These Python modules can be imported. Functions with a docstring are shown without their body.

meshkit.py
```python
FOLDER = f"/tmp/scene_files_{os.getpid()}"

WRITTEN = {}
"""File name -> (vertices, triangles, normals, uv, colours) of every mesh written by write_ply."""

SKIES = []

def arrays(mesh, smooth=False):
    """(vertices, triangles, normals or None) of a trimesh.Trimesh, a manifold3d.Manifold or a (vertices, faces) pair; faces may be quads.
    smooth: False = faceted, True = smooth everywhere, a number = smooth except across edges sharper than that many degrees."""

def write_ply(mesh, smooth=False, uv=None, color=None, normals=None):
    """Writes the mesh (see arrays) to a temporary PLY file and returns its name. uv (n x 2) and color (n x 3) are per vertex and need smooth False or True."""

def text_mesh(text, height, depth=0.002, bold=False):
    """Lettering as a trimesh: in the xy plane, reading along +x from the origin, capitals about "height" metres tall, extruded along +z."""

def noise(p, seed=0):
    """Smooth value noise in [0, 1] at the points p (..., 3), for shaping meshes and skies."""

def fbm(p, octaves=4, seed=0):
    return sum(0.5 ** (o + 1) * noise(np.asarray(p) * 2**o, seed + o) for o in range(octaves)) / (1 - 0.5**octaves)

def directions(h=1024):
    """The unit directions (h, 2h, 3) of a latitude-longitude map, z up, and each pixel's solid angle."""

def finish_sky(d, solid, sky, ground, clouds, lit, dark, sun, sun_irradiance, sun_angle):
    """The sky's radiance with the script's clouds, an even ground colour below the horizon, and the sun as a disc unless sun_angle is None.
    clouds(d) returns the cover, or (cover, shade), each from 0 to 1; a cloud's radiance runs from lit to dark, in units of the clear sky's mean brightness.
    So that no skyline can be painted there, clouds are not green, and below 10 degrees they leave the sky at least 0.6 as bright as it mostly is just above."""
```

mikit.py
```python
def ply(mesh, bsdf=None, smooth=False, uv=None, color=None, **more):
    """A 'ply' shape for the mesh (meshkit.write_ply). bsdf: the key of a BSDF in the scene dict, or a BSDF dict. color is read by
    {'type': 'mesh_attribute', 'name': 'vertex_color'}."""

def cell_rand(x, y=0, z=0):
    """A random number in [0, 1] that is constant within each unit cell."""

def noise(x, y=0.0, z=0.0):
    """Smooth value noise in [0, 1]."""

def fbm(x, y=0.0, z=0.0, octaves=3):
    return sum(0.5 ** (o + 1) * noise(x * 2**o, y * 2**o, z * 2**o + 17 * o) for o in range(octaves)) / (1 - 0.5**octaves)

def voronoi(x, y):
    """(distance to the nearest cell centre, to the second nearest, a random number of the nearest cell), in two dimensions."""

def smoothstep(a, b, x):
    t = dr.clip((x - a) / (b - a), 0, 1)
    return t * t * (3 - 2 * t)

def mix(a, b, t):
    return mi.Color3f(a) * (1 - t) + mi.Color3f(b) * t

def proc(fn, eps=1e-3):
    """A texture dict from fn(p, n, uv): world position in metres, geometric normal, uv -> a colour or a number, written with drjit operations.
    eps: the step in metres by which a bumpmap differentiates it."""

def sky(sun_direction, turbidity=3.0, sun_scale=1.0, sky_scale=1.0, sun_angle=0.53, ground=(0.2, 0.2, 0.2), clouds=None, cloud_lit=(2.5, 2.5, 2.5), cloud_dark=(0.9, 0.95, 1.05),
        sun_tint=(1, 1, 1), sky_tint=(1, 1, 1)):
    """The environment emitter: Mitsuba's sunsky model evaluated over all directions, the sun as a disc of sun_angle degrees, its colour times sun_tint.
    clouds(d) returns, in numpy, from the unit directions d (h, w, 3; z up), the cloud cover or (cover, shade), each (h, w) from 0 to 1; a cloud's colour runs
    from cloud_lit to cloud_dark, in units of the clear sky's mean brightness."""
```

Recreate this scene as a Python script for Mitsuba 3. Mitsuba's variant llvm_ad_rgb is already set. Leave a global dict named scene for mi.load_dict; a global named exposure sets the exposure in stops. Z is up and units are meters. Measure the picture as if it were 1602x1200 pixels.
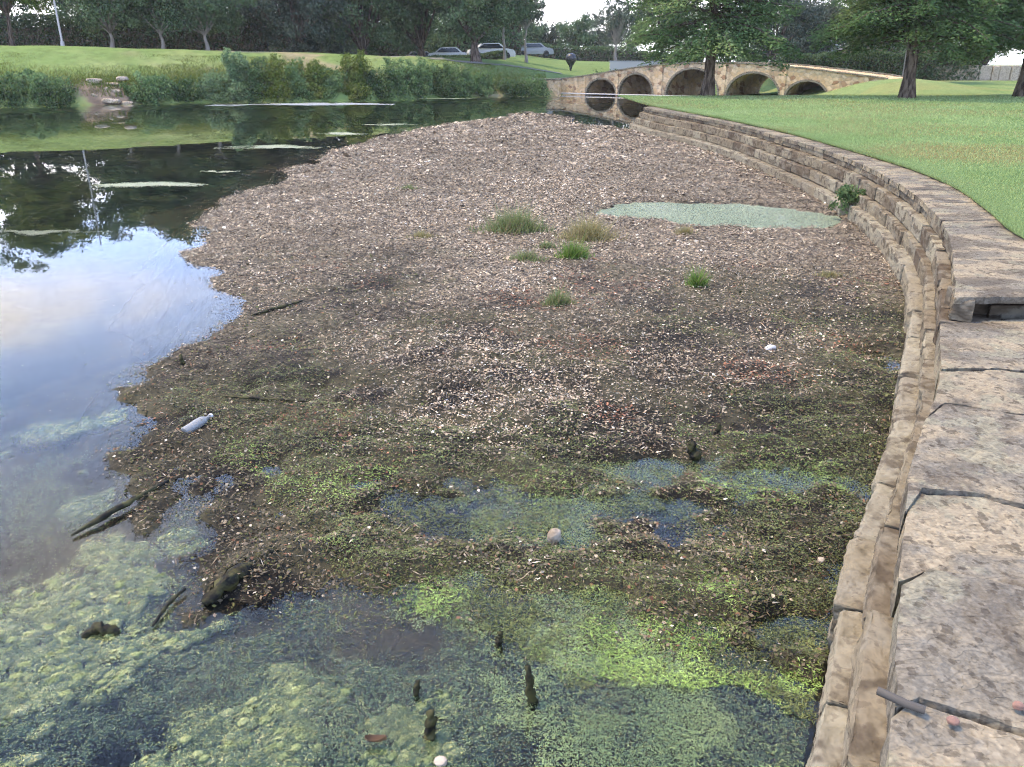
import math
import numpy as np, trimesh, drjit as dr, mitsuba as mi, mikit, shapely
from mikit import ply, proc, mix, smoothstep
from meshkit import noise as vnoise, fbm as vfbm
from scipy.spatial import ConvexHull
from shapely.geometry import Polygon, LineString

T = mi.ScalarTransform4f
PI = math.pi
scene, labels = {}, {}

# ------------------------------------------------------------------ camera, sky, exposure
EYE = 2.0
PITCH = math.atan(500 / 1240)
scene['camera'] = {'type': 'perspective', 'fov': math.degrees(2 * math.atan(801 / 1240)), 'fov_axis': 'x', 'near_clip': 0.05, 'far_clip': 4000.0,
                   'to_world': T().look_at(origin=[0, 0, EYE], target=[0, math.cos(PITCH), EYE - math.sin(PITCH)], up=[0, 0, 1])}
SUN = [-0.42, 0.10, 0.90]


def clouds(d):
    el = np.degrees(np.arcsin(np.clip(d[..., 2], -1, 1)))
    q = d / np.maximum(d[..., 2:3] + 0.22, 0.05)
    n = vfbm(q * 1.5 + 7.3, 5, seed=4)
    big = np.clip((n - 0.50) / 0.17, 0, 1)
    veil = np.interp(el, [0, 8, 16, 26, 45, 90], [0.95, 0.80, 0.52, 0.36, 0.18, 0.12])
    az = np.degrees(np.arctan2(d[..., 0], d[..., 1]))
    puff = np.exp(-(((az + 29) / 11) ** 2 + ((el - 14.5) / 3.2) ** 2)) + 0.8 * np.exp(-(((az + 36) / 8) ** 2 + ((el - 31) / 4.0) ** 2))
    white = np.clip(0.55 * big + 1.3 * puff * np.clip((n - 0.33) / 0.25, 0, 1) + np.clip(1 - (el - 3) / 7.0, 0, 1), 0, 1)
    cover = np.clip(veil + 0.5 * white, 0, 1)
    return cover, white


scene['sky'] = mikit.sky(SUN, turbidity=3, sun_scale=0.28, sun_angle=14, clouds=clouds, cloud_lit=(2.15, 2.75, 4.3), cloud_dark=(2.9, 2.8, 2.85), sky_tint=(0.98, 1.0, 1.08), sun_tint=(1.14, 1.0, 0.74))
exposure = 3.48

AIR = 0.0003
scene['air'] = {'type': 'homogeneous', 'albedo': {'type': 'rgb', 'value': [0.94, 0.95, 0.96]}, 'sigma_t': AIR}
scene['camera']['medium'] = {'type': 'ref', 'id': 'air'}

# ------------------------------------------------------------------ helpers
rng = np.random.default_rng(11)


def rg(seed):
    return np.random.default_rng(seed)


def add(key, mesh, bsdf, label=None, cat=None, group=None, kind=None, smooth=False, uv=None, color=None, **kw):
    base, n = key, 0
    while key in scene:
        n += 1
        key = f'{base}_{n:03d}'
    scene[key] = ply(mesh, bsdf, smooth=smooth, uv=uv, color=color, **kw)
    note(key, label, cat, group, kind)
    return key


def note(key, label=None, cat=None, group=None, kind=None):
    e = {k: v for k, v in dict(label=label, category=cat, group=group, kind=kind).items() if v}
    if e:
        labels[key] = e


used = set()


def name(base):
    k, n = base, 0
    while k in used:
        n += 1
        k = f'{base}_{n:03d}'
    used.add(k)
    return k


def thing(base, label, cat, group=None):
    k = name(base)
    note(k, label, cat, group)
    return k


def unit(v):
    return v / np.maximum(np.linalg.norm(v, axis=-1, keepdims=True), 1e-9)


def leaves(c, a, l, w, col, r, b=None):
    """rhombic leaves: centres c, long axes a, lengths l, widths w, one colour each"""
    n = len(c)
    a = unit(a)
    if b is None:
        b = unit(np.cross(a, r.normal(size=(n, 3))))
    l, w = np.broadcast_to(l, n)[:, None] / 2, np.broadcast_to(w, n)[:, None] / 2
    v = np.stack([c - a * l, c + b * w, c + a * l, c - b * w], 1).reshape(-1, 3)
    i = np.arange(n)[:, None] * 4
    f = np.concatenate([i + [0, 1, 2], i + [0, 2, 3]])
    return v, f, np.repeat(col, 4, 0)


def blades(base, h, w, lean, col, r):
    """grass blades: one tapering triangle each"""
    n = len(base)
    ang = r.uniform(0, 2 * PI, n)
    s = np.stack([np.cos(ang), np.sin(ang), 0 * ang], 1) * np.broadcast_to(w, n)[:, None] / 2
    tip = base + np.stack([r.normal(0, 1, n) * lean * h, r.normal(0, 1, n) * lean * h, np.broadcast_to(h, n)], 1)
    v = np.stack([base - s, base + s, tip], 1).reshape(-1, 3)
    return v, np.arange(3 * n).reshape(-1, 3), np.repeat(col, 3, 0)


def join(parts):
    v, f, c, k = [], [], [], 0
    for p in parts:
        v.append(p[0]); f.append(p[1] + k); k += len(p[0])
        if len(p) > 2:
            c.append(p[2])
    return np.vstack(v), np.vstack(f), (np.vstack(c) if c else None)


def tube(pts, rad, sides=8, wob=0.0, seed=0):
    p = np.asarray(pts, float)
    rad = np.broadcast_to(rad, len(p)).astype(float)
    t = unit(np.gradient(p, axis=0))
    ref = np.where(np.abs(t[:, 2:]) < 0.9, [[0, 0, 1.0]], [[1.0, 0, 0]])
    a = unit(np.cross(t, ref)); b = np.cross(t, a)
    g = np.arange(sides) * 2 * PI / sides
    rr = rad[:, None] * (1 + wob * rg(seed).normal(size=(len(p), sides)))
    v = (p[:, None] + rr[..., None] * (np.cos(g)[None, :, None] * a[:, None] + np.sin(g)[None, :, None] * b[:, None])).reshape(-1, 3)
    f = []
    for i in range(len(p) - 1):
        for j in range(sides):
            q = [i * sides + j, i * sides + (j + 1) % sides, (i + 1) * sides + (j + 1) % sides, (i + 1) * sides + j]
            f += [[q[0], q[2], q[1]], [q[0], q[3], q[2]]]
    k = len(v)
    v = np.vstack([v, p[:1], p[-1:]])
    for j in range(sides):
        f += [[k, j, (j + 1) % sides], [k + 1, (len(p) - 1) * sides + (j + 1) % sides, (len(p) - 1) * sides + j]]
    return v, np.array(f)[:, ::-1]


def hull(p):
    h = ConvexHull(p)
    v = p[h.vertices]
    re = np.full(len(p), -1); re[h.vertices] = np.arange(len(h.vertices))
    f = re[h.simplices]
    c = v.mean(0)
    nrm = np.cross(v[f[:, 1]] - v[f[:, 0]], v[f[:, 2]] - v[f[:, 0]])
    flip = ((v[f].mean(1) - c) * nrm).sum(1) < 0
    f[flip] = f[flip][:, ::-1]
    return v, f


def chamfer_box(o, u, w, L, D, z0, z1, ch, jit, r):
    """a rough block: origin o (x, y), along u, inward w"""
    pts = []
    H = z1 - z0
    for x in (0, 1):
        for y in (0, 1):
            for z in (0, 1):
                for k in range(3):
                    e = np.array([ch, ch, ch]); e[k] = 0
                    q = np.array([x * L, y * D, z * H]) + np.array([1 - 2 * x, 1 - 2 * y, 1 - 2 * z]) * e
                    pts.append(q)
    q = np.array(pts) + r.normal(0, jit, (24, 3))
    v = np.concatenate([np.asarray(o)[None] + q[:, :1] * u + q[:, 1:2] * w, z0 + q[:, 2:3]], 1)
    return hull(v)


def box(x0, x1, y0, y1, z0, z1):
    m = trimesh.creation.box((x1 - x0, y1 - y0, z1 - z0))
    m.apply_translation(((x0 + x1) / 2, (y0 + y1) / 2, (z0 + z1) / 2))
    return np.array(m.vertices), np.array(m.faces)


def grid(V):
    n, m = V.shape[:2]
    i, j = np.meshgrid(np.arange(n - 1), np.arange(m - 1), indexing='ij')
    a = i * m + j
    f = np.concatenate([np.stack([a, a + 1, a + m + 1], -1).reshape(-1, 3), np.stack([a, a + m + 1, a + m], -1).reshape(-1, 3)])
    v = V.reshape(-1, 3)
    nz = np.cross(v[f[:, 1]] - v[f[:, 0]], v[f[:, 2]] - v[f[:, 0]])[:, 2].sum()
    return v, (f if nz > 0 else f[:, ::-1])


def spline(pts, n):
    from scipy.interpolate import PchipInterpolator
    p = np.asarray(pts, float)
    s = np.concatenate([[0], np.cumsum(np.linalg.norm(np.diff(p, axis=0), axis=1))])
    return PchipInterpolator(s, p, axis=0)(np.linspace(0, s[-1], n))


def n2(x, y, sc, seed=0, oct=3):
    return vfbm(np.stack([x * sc, y * sc, 0 * x + seed * 3.7], -1), oct, seed)


def sst(a, b, x):
    t = np.clip((x - a) / (b - a), 0, 1)
    return t * t * (3 - 2 * t)


scene['haze'] = {'type': 'cube', 'to_world': T().translate([0, 1200, 13.9]) @ T().scale([1600, 1400, 15.9]), 'bsdf': {'type': 'null'}, 'interior': {'type': 'ref', 'id': 'air'}}
note('haze', 'thin pale summer air softening the far trees', 'haze', kind='stuff')

# ------------------------------------------------------------------ materials
VC = {'type': 'mesh_attribute', 'name': 'vertex_color'}
nz, fb = mikit.noise, mikit.fbm


def two(b):
    return {'type': 'twosided', 'bsdf': b}


scene['leaf_mat'] = {'type': 'principledthin', 'base_color': VC, 'roughness': 0.55, 'diff_trans': 0.7, 'spec_trans': 0.0}
scene['litter_mat'] = two({'type': 'principled', 'base_color': VC, 'roughness': 0.7, 'specular': 0.2})
scene['wet_algae_mat'] = two({'type': 'principled', 'base_color': VC, 'roughness': 0.5, 'specular': 0.3})
scene['weed_mat'] = two({'type': 'diffuse', 'reflectance': VC})


def ripple(p, n, uv):
    breeze = smoothstep(1.15, 0.6, dr.sqrt(dr.square((p.x + 11.0) / 4.2) + dr.square((p.y - 44.9 - 0.16 * (p.x + 11.0)) / 0.9)) + 0.5 * (nz(p.x * 0.7, p.y * 1.6) - 0.5))
    fine = nz(p.x * 2.3, p.y * 3.1) * 0.0016 + nz(p.x * 7.0, p.y * 9.0, 3.0) * 0.00022
    return fine * 0.13 + breeze * nz(p.x * 5.0, p.y * 7.0, 9.0) * 0.045


scene['water_mat'] = {'type': 'bumpmap', 'texture': proc(ripple, 2e-2), 'scale': 1.0, 'nested': {'type': 'dielectric', 'int_ior': 1.33, 'ext_ior': 1.0}}


def bed_col(p, n, uv):
    a = fb(p.x * 2.2, p.y * 2.2, 0.0, 4)
    return mix((0.012, 0.016, 0.014), (0.035, 0.042, 0.022), smoothstep(0.4, 0.65, a))


scene['bed_mat'] = two({'type': 'diffuse', 'reflectance': proc(bed_col)})


def mud_col(p, n, uv):
    a, b = fb(p.x * 3.0, p.y * 3.0, 1.0, 4), fb(p.x * 45.0, p.y * 45.0, 2.0, 3)
    far = uv.x
    near = mix((0.016, 0.014, 0.011), (0.055, 0.050, 0.030), smoothstep(0.35, 0.7, a))
    dry = mix((0.05, 0.042, 0.031), (0.19, 0.158, 0.112), smoothstep(0.35, 0.65, b))
    return mix(near, dry, far) * (0.6 + 0.8 * b)


scene['mud_mat'] = two({'type': 'principled', 'base_color': proc(mud_col), 'roughness': 0.8, 'specular': 0.12})


def stone_col(p, n, uv):
    k = uv.x
    a, b = fb(p.x * 5.0, p.y * 5.0, p.z * 9.0, 4), fb(p.x * 38.0, p.y * 38.0, p.z * 38.0, 3)
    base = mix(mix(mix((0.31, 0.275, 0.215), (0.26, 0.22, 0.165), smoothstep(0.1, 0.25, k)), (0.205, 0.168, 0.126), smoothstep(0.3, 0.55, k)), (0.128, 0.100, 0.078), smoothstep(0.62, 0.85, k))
    c = mix(base, (0.25, 0.222, 0.185), smoothstep(0.42, 0.68, a) * 0.7)
    c = mix(c, (0.085, 0.066, 0.052), smoothstep(0.50, 0.66, fb(p.x * 11.0, p.y * 11.0, p.z * 15.0, 4)) * 0.7)
    c = mix(c, (0.07, 0.055, 0.045), smoothstep(0.58, 0.74, b) * 0.5)
    return c * mi.Color3f(0.92, 0.95, 0.90) * (0.62 + 0.7 * b)


def stone_bump(p, n, uv):
    return fb(p.x * 14.0, p.y * 14.0, p.z * 22.0, 5) * 0.036


scene['stone_mat'] = two({'type': 'bumpmap', 'texture': proc(stone_bump), 'scale': 1.0, 'nested': {'type': 'diffuse', 'reflectance': proc(stone_col)}})


def slab_col(p, n, uv):
    k = uv.x
    wx = p.x + (fb(p.x * 3.0, p.y * 3.0, 4.0, 2) - 0.5) * 0.25
    lay = fb(wx * 4.0, p.y * 8.5, p.z * 6.0, 4)
    a = fb(wx * 4.2, p.y * 4.2, 8.0 + p.z * 3.0, 4)
    b = fb(p.x * 60.0, p.y * 60.0, p.z * 60.0, 3)
    grey, tan, brown = (0.205, 0.180, 0.148), (0.31, 0.255, 0.185), (0.125, 0.107, 0.090)
    c = mix(grey, tan, smoothstep(0.50 - 0.22 * k, 0.72 - 0.22 * k, lay))
    c = mix(c, brown, smoothstep(0.52, 0.66, a) * 0.75)
    li = smoothstep(0.60, 0.70, fb(p.x * 7.0 + 3.3, p.y * 7.0, 5.0, 4))
    c = mix(c, (0.27, 0.25, 0.185), li * 0.55)
    c = mix(c, (0.07, 0.058, 0.048), smoothstep(0.60, 0.72, fb(p.x * 34.0, p.y * 34.0, 3.0, 4)) * 0.6)
    fine = fb(p.x * 120.0, p.y * 120.0, p.z * 120.0, 2)
    c = c * (0.62 + 0.76 * fine)
    return c * mi.Color3f(0.92, 0.95, 0.92) * (0.7 + 0.55 * b)


def slab_bump(p, n, uv):
    wx = p.x + (fb(p.x * 3.0, p.y * 3.0, 4.0, 2) - 0.5) * 0.25
    lay = fb(wx * 4.0, p.y * 8.5, p.z * 6.0, 4)
    terr = dr.floor(lay * 14.0) / 14.0
    return terr * 0.055 + lay * 0.012 + fb(p.x * 22.0, p.y * 22.0, p.z * 22.0, 5) * 0.032


scene['slab_mat'] = two({'type': 'bumpmap', 'texture': proc(slab_bump), 'scale': 1.0, 'nested': {'type': 'diffuse', 'reflectance': proc(slab_col)}})
scene['soil_mat'] = two({'type': 'diffuse', 'reflectance': proc(lambda p, n, uv: mix((0.06, 0.048, 0.036), (0.20, 0.155, 0.115), fb(p.x * 25.0, p.y * 25.0, p.z * 25.0, 3)))})


def lawn_col(p, n, uv):
    a, b = fb(p.x * 0.5, p.y * 0.22, 0.0, 3), fb(p.x * 9.0, p.y * 9.0, 0.0, 3)
    dry = smoothstep(0.50, 0.66, fb(p.x * 0.30 + 5.0, p.y * 0.5 + 1.0, 0.0, 3))
    c = mix((0.135, 0.195, 0.072), (0.175, 0.23, 0.094), smoothstep(0.3, 0.7, a))
    pat = smoothstep(1.2, 0.5, dr.sqrt(dr.square((p.x - 7.6) / 2.3) + dr.square((p.y - 12.6) / 1.9)) + 0.7 * (fb(p.x * 1.3, p.y * 1.3, 2.0, 3) - 0.5))
    c = mix(c, (0.24, 0.22, 0.09), dr.maximum(dry * 0.35, pat * 0.6))
    return c * (0.75 + 0.5 * b)


scene['lawn_mat'] = two({'type': 'diffuse', 'reflectance': proc(lawn_col)})


def bank_col(p, n, uv):
    a, b = fb(p.x * 0.35, p.y * 0.35, 0.0, 3), fb(p.x * 3.0, p.y * 3.0, p.z * 3.0, 4)
    c = mix((0.145, 0.205, 0.07), (0.19, 0.235, 0.09), smoothstep(0.35, 0.65, a))
    c = mix(c, (0.26, 0.21, 0.14), smoothstep(0.60, 0.72, fb(p.x * 0.22 + 2.0, p.y * 0.3, 3.0, 3)) * 0.7)
    c = mix(c, mix((0.10, 0.075, 0.055), (0.24, 0.19, 0.14), b), smoothstep(1.15, 0.75, dr.sqrt(dr.square((p.x + 22.1) / 1.9) + dr.square((p.y - 45.6) / 1.3)) + 0.5 * (b - 0.5)))
    c = mix(c, mix((0.125, 0.185, 0.066), (0.16, 0.215, 0.086), a), smoothstep(58, 64, p.y) * smoothstep(-5, 0, p.x))
    return c * (0.7 + 0.6 * b)


scene['bank_mat'] = two({'type': 'diffuse', 'reflectance': proc(bank_col)})


def bridge_col(p, n, uv):
    s = (p.x * 0.8 - p.y * 0.6)
    d = p.x * 0.6 + p.y * 0.8
    f1, f2, r = mikit.voronoi(s * 3.4 + d * 1.7, p.z * 4.6 + d * 0.9)
    c = mix(mix((0.55, 0.39, 0.21), (0.63, 0.48, 0.29), smoothstep(0.2, 0.6, r)), (0.32, 0.19, 0.105), smoothstep(0.75, 0.85, r))
    c = mix((0.46, 0.37, 0.26), c, smoothstep(0.03, 0.12, f2 - f1))
    c = mix(c, (0.26, 0.19, 0.13), smoothstep(0.55, 0.75, fb(s * 3.0, p.z * 0.6, d, 3)) * 0.45)
    return c * (0.75 + 0.5 * fb(s * 9.0, p.z * 9.0, d * 9.0, 3))


def bridge_bump(p, n, uv):
    s = (p.x * 0.8 - p.y * 0.6)
    d = p.x * 0.6 + p.y * 0.8
    f1, f2, r = mikit.voronoi(s * 3.4 + d * 1.7, p.z * 4.6 + d * 0.9)
    return smoothstep(0.0, 0.2, f2 - f1) * 0.03 + r * 0.02


scene['bridge_mat'] = two({'type': 'bumpmap', 'texture': proc(bridge_bump, 1e-2), 'scale': 1.0, 'nested': {'type': 'diffuse', 'reflectance': proc(bridge_col)}})


def bark_col(p, n, uv):
    a = fb(p.x * 14.0, p.y * 14.0, p.z * 2.5, 4)
    return mix((0.045, 0.034, 0.028), (0.17, 0.135, 0.105), smoothstep(0.3, 0.7, a))


scene['bark_mat'] = two({'type': 'bumpmap', 'texture': proc(lambda p, n, uv: fb(p.x * 14.0, p.y * 14.0, p.z * 2.5, 3) * 0.06, 1e-2), 'scale': 1.0,
                         'nested': {'type': 'diffuse', 'reflectance': proc(bark_col)}})
scene['pale_bark_mat'] = two({'type': 'diffuse', 'reflectance': proc(lambda p, n, uv: mix((0.16, 0.14, 0.12), (0.34, 0.31, 0.27), fb(p.x * 10.0, p.y * 10.0, p.z * 2.0, 3)))})
scene['wood_mat'] = two({'type': 'principled', 'roughness': 0.7, 'specular': 0.2, 'base_color': proc(lambda p, n, uv: mix((0.010, 0.009, 0.007), (0.06, 0.058, 0.022), smoothstep(0.35, 0.7, fb(p.x * 30.0, p.y * 30.0, p.z * 30.0, 4))))})
scene['pale_stone_mat'] = two({'type': 'diffuse', 'reflectance': proc(lambda p, n, uv: mix((0.22, 0.175, 0.125), (0.44, 0.38, 0.30), smoothstep(0.3, 0.6, fb(p.x * 22.0, p.y * 22.0, p.z * 22.0, 4))))})
scene['scum_mat'] = two({'type': 'diffuse', 'reflectance': proc(lambda p, n, uv: mix((0.18, 0.235, 0.165), (0.27, 0.32, 0.245), smoothstep(0.3, 0.7, fb(p.x * 14.0, p.y * 14.0, 1.0, 5))))})
scene['asphalt_mat'] = two({'type': 'diffuse', 'reflectance': {'type': 'rgb', 'value': (0.22, 0.21, 0.2)}})


def flat(key, c, rough=0.6, **kw):
    scene[key] = two({'type': 'principled', 'base_color': {'type': 'rgb', 'value': list(c)}, 'roughness': rough, **kw})


flat('white_paint', (0.5, 0.5, 0.49), 0.4)
flat('silver_paint', (0.26, 0.27, 0.28), 0.35)
flat('dark_paint', (0.03, 0.03, 0.035), 0.3)
flat('rubber', (0.02, 0.02, 0.02), 0.7)
flat('dark_glass', (0.015, 0.018, 0.02), 0.1)
flat('pole_metal', (0.42, 0.40, 0.38), 0.5)
flat('pvc_grey', (0.07, 0.064, 0.055), 0.75)
flat('brick_red', (0.21, 0.125, 0.098), 0.9)
flat('grey_wall', (0.33, 0.33, 0.34), 0.8)
flat('tan_wall', (0.50, 0.40, 0.29), 0.8)
flat('roof_dark', (0.07, 0.065, 0.065), 0.8)
flat('pale_plastic', (0.22, 0.225, 0.22), 0.35)

# ------------------------------------------------------------------ the lie of the land
LIP = spline([(-0.55, -2.0), (0.2, 0.3), (0.91, 1.81), (1.2, 2.4), (1.46, 2.89), (1.97, 3.7), (2.39, 4.53), (2.86, 5.46), (3.48, 6.78), (3.97, 8.2), (4.38, 9.87), (4.68, 11.73), (4.85, 13.98), (4.86, 17.8), (4.63, 21.37), (4.11, 24.27), (3.85, 27.19)], 900)
LIP_Y, LIP_X = LIP[:, 1], LIP[:, 0]


def lip_x(y):
    return np.interp(y, LIP_Y, LIP_X)


SHORE = Polygon([(4.2, 27.0), (3.0, 29.5), (2.2, 33.5), (0.8, 38.0), (-0.53, 33.1), (-2.52, 29.5), (-3.77, 24.3), (-4.17, 20.5), (-4.33, 17.2), (-4.32, 14.4), (-4.32, 12.6), (-4.02, 10.7), (-3.46, 8.8), (-2.99, 7.7), (-2.5, 6.8),
                 (-2.42, 6.2), (-2.45, 5.7), (-2.55, 5.3), (-2.5, 4.9), (-2.2, 4.45), (-2.15, 4.0), (-1.95, 3.5), (-1.6, 3.0), (-1.3, 2.65), (-0.9, 2.55), (-0.45, 2.55), (0.1, 2.45), (0.5, 2.3), (0.8, 2.2), (1.0, 2.08),
                 (3.5, 2.08), (6.0, 8.0), (6.0, 27.0)])
POOL = Polygon([(1.25, 11.4), (1.62, 12.25), (2.34, 12.5), (3.3, 12.3), (4.2, 11.95), (4.62, 11.3), (4.35, 10.75), (4.05, 10.35), (3.18, 10.35), (2.39, 10.6), (1.66, 10.9)])
PUDDLES = [(0.72, 1.95, 0.4, 0.22), (-0.35, 3.35, 0.3, 0.1), (0.35, 2.62, 0.22, 0.08), (2.66, 5.4, 0.2, 0.34), (0.05, 3.35, 0.42, 0.13), (1.25, 3.62, 0.35, 0.12), (0.75, 3.75, 0.3, 0.12), (1.05, 2.42, 0.16, 0.14), (0.65, 3.35, 0.4, 0.12), (2.9, 31.0, 1.2, 2.6)]


BANKS = [(1.05, 2.62, 0.28, 0.35), (0.5, 2.85, 0.5, 0.2), (0.0, 2.06, 0.22, 0.11), (-1.1, 2.8, 0.35, 0.22), (1.06, 2.28, 0.12, 0.14), (-0.5, 2.95, 0.4, 0.16), (0.7, 2.6, 0.3, 0.1)]


def sdist(poly, x, y):
    p = shapely.points(x, y)
    d = shapely.distance(poly.exterior, p)
    return np.where(shapely.contains_xy(poly, x, y), d, -d)


def mud_z(x, y):
    sd = sdist(SHORE, x, y) + (n2(x, y, 0.9, 3) - 0.5) * 1.1 * sst(1.5, 9, y) + (n2(x, y, 4.0, 8, 4) - 0.5) * 0.5
    z = -0.80 + 0.82 * sst(-1.2, 0.10, sd) + 0.03 * sst(0.0, 1.2, sd) * sst(3.6, 5.2, y)
    z += (n2(x, y, 3.2, 5) - 0.5) * 0.05 * (1 + 0.8 * sst(5.5, 4.0, y)) + (n2(x, y, 13.0, 6) - 0.5) * 0.035 * (0.6 + 0.4 * sst(8, 3, y))
    z -= 0.010 * sst(4.2, 3.2, y) + 0.024 * sst(3.0, 2.3, y)
    z += (n2(x, y, 1.9, 16, 3) - 0.5) * 0.09 * sst(4.0, 3.0, y)
    for cx, cy, rx, ry in BANKS:
        z += 0.045 * sst(1.2, 0.4, np.sqrt(((x - cx) / rx) ** 2 + ((y - cy) / ry) ** 2) + (n2(x, y, 4.0, 17) - 0.5) * 0.9)
    z += (n2(x, y, 7.0, 14, 2) - 0.5) * 0.055 * sst(6.5, 4.5, y)
    z -= 0.10 * sst(-0.22, 0.16, sdist(POOL, x, y) + (n2(x, y, 2.2, 15, 4) - 0.5) * 0.95)
    for cx, cy, rx, ry in PUDDLES:
        e = np.sqrt(((x - cx) / rx) ** 2 + ((y - cy) / ry) ** 2) + (n2(x, y, 5.0, 2) - 0.5) * 0.7
        z -= 0.06 * sst(1.1, 0.6, e)
    return z


# bed, water
add('riverbed', (np.array([(-90, -12, -0.78), (60, -12, -0.78), (60, 85, -0.78), (-90, 85, -0.78)], float), np.array([[0, 1, 2], [0, 2, 3]])),
    'bed_mat', 'dark muddy bed under the shallow river water', kind='structure')
add('water', (np.array([(-85, -10, 0), (45, -10, 0), (45, 78, 0), (-85, 78, 0)], float), np.array([[0, 1, 2], [0, 2, 3]])), 'water_mat', 'still dark river water reflecting sky and trees', kind='structure')

# the mud flat
yy = np.concatenate([np.exp(np.linspace(math.log(1.0), math.log(40.0), 330))])
uu = np.linspace(0, 1, 260)
xl = np.interp(yy, [1, 3, 6, 12, 24, 40], [-2.4, -3.2, -3.8, -6.0, -6.5, -3.0])
xr = np.interp(yy, LIP_Y, LIP_X + 0.12)
xr = np.where(yy > 27, np.interp(yy, [27, 32, 40], [3.97, 3.9, 3.0]), xr)
X = xl[:, None] + (xr - xl)[:, None] * uu[None]
Y = np.repeat(yy[:, None], len(uu), 1)
Z = mud_z(X.ravel(), Y.ravel()).reshape(X.shape)
MU = np.clip(0.8 * sst(5.0, 9.0, Y + (n2(X.ravel(), Y.ravel(), 0.8, 20).reshape(X.shape) - 0.5) * 5.0) * (Z > -0.012), 0, 1)
add('mud_flat', grid(np.stack([X, Y, Z], -1)), 'mud_mat', 'drying mud flat of dead water plants beside the stone wall', kind='structure', smooth=True, uv=np.stack([MU.ravel(), 0 * MU.ravel()], 1))

# right lawn
LE = np.array([(3.95, -6), (3.95, 3), (4.02, 5.5), (4.19, 6.47), (4.53, 7.45), (5.1, 9.34), (5.36, 11.0), (5.5, 13.36), (5.6, 16.2), (5.44, 20.3), (4.92, 25.5), (4.62, 28.3)])
LB = np.array([(4.95, 29.3), (5.6, 32.5), (6.6, 36.2), (8.6, 40), (10.5, 44), (11.5, 50), (15, 57), (30, 64)])
le = np.vstack([spline(LE, 150), spline(LB, 60)])
onwall = np.arange(len(le)) < 150


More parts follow.
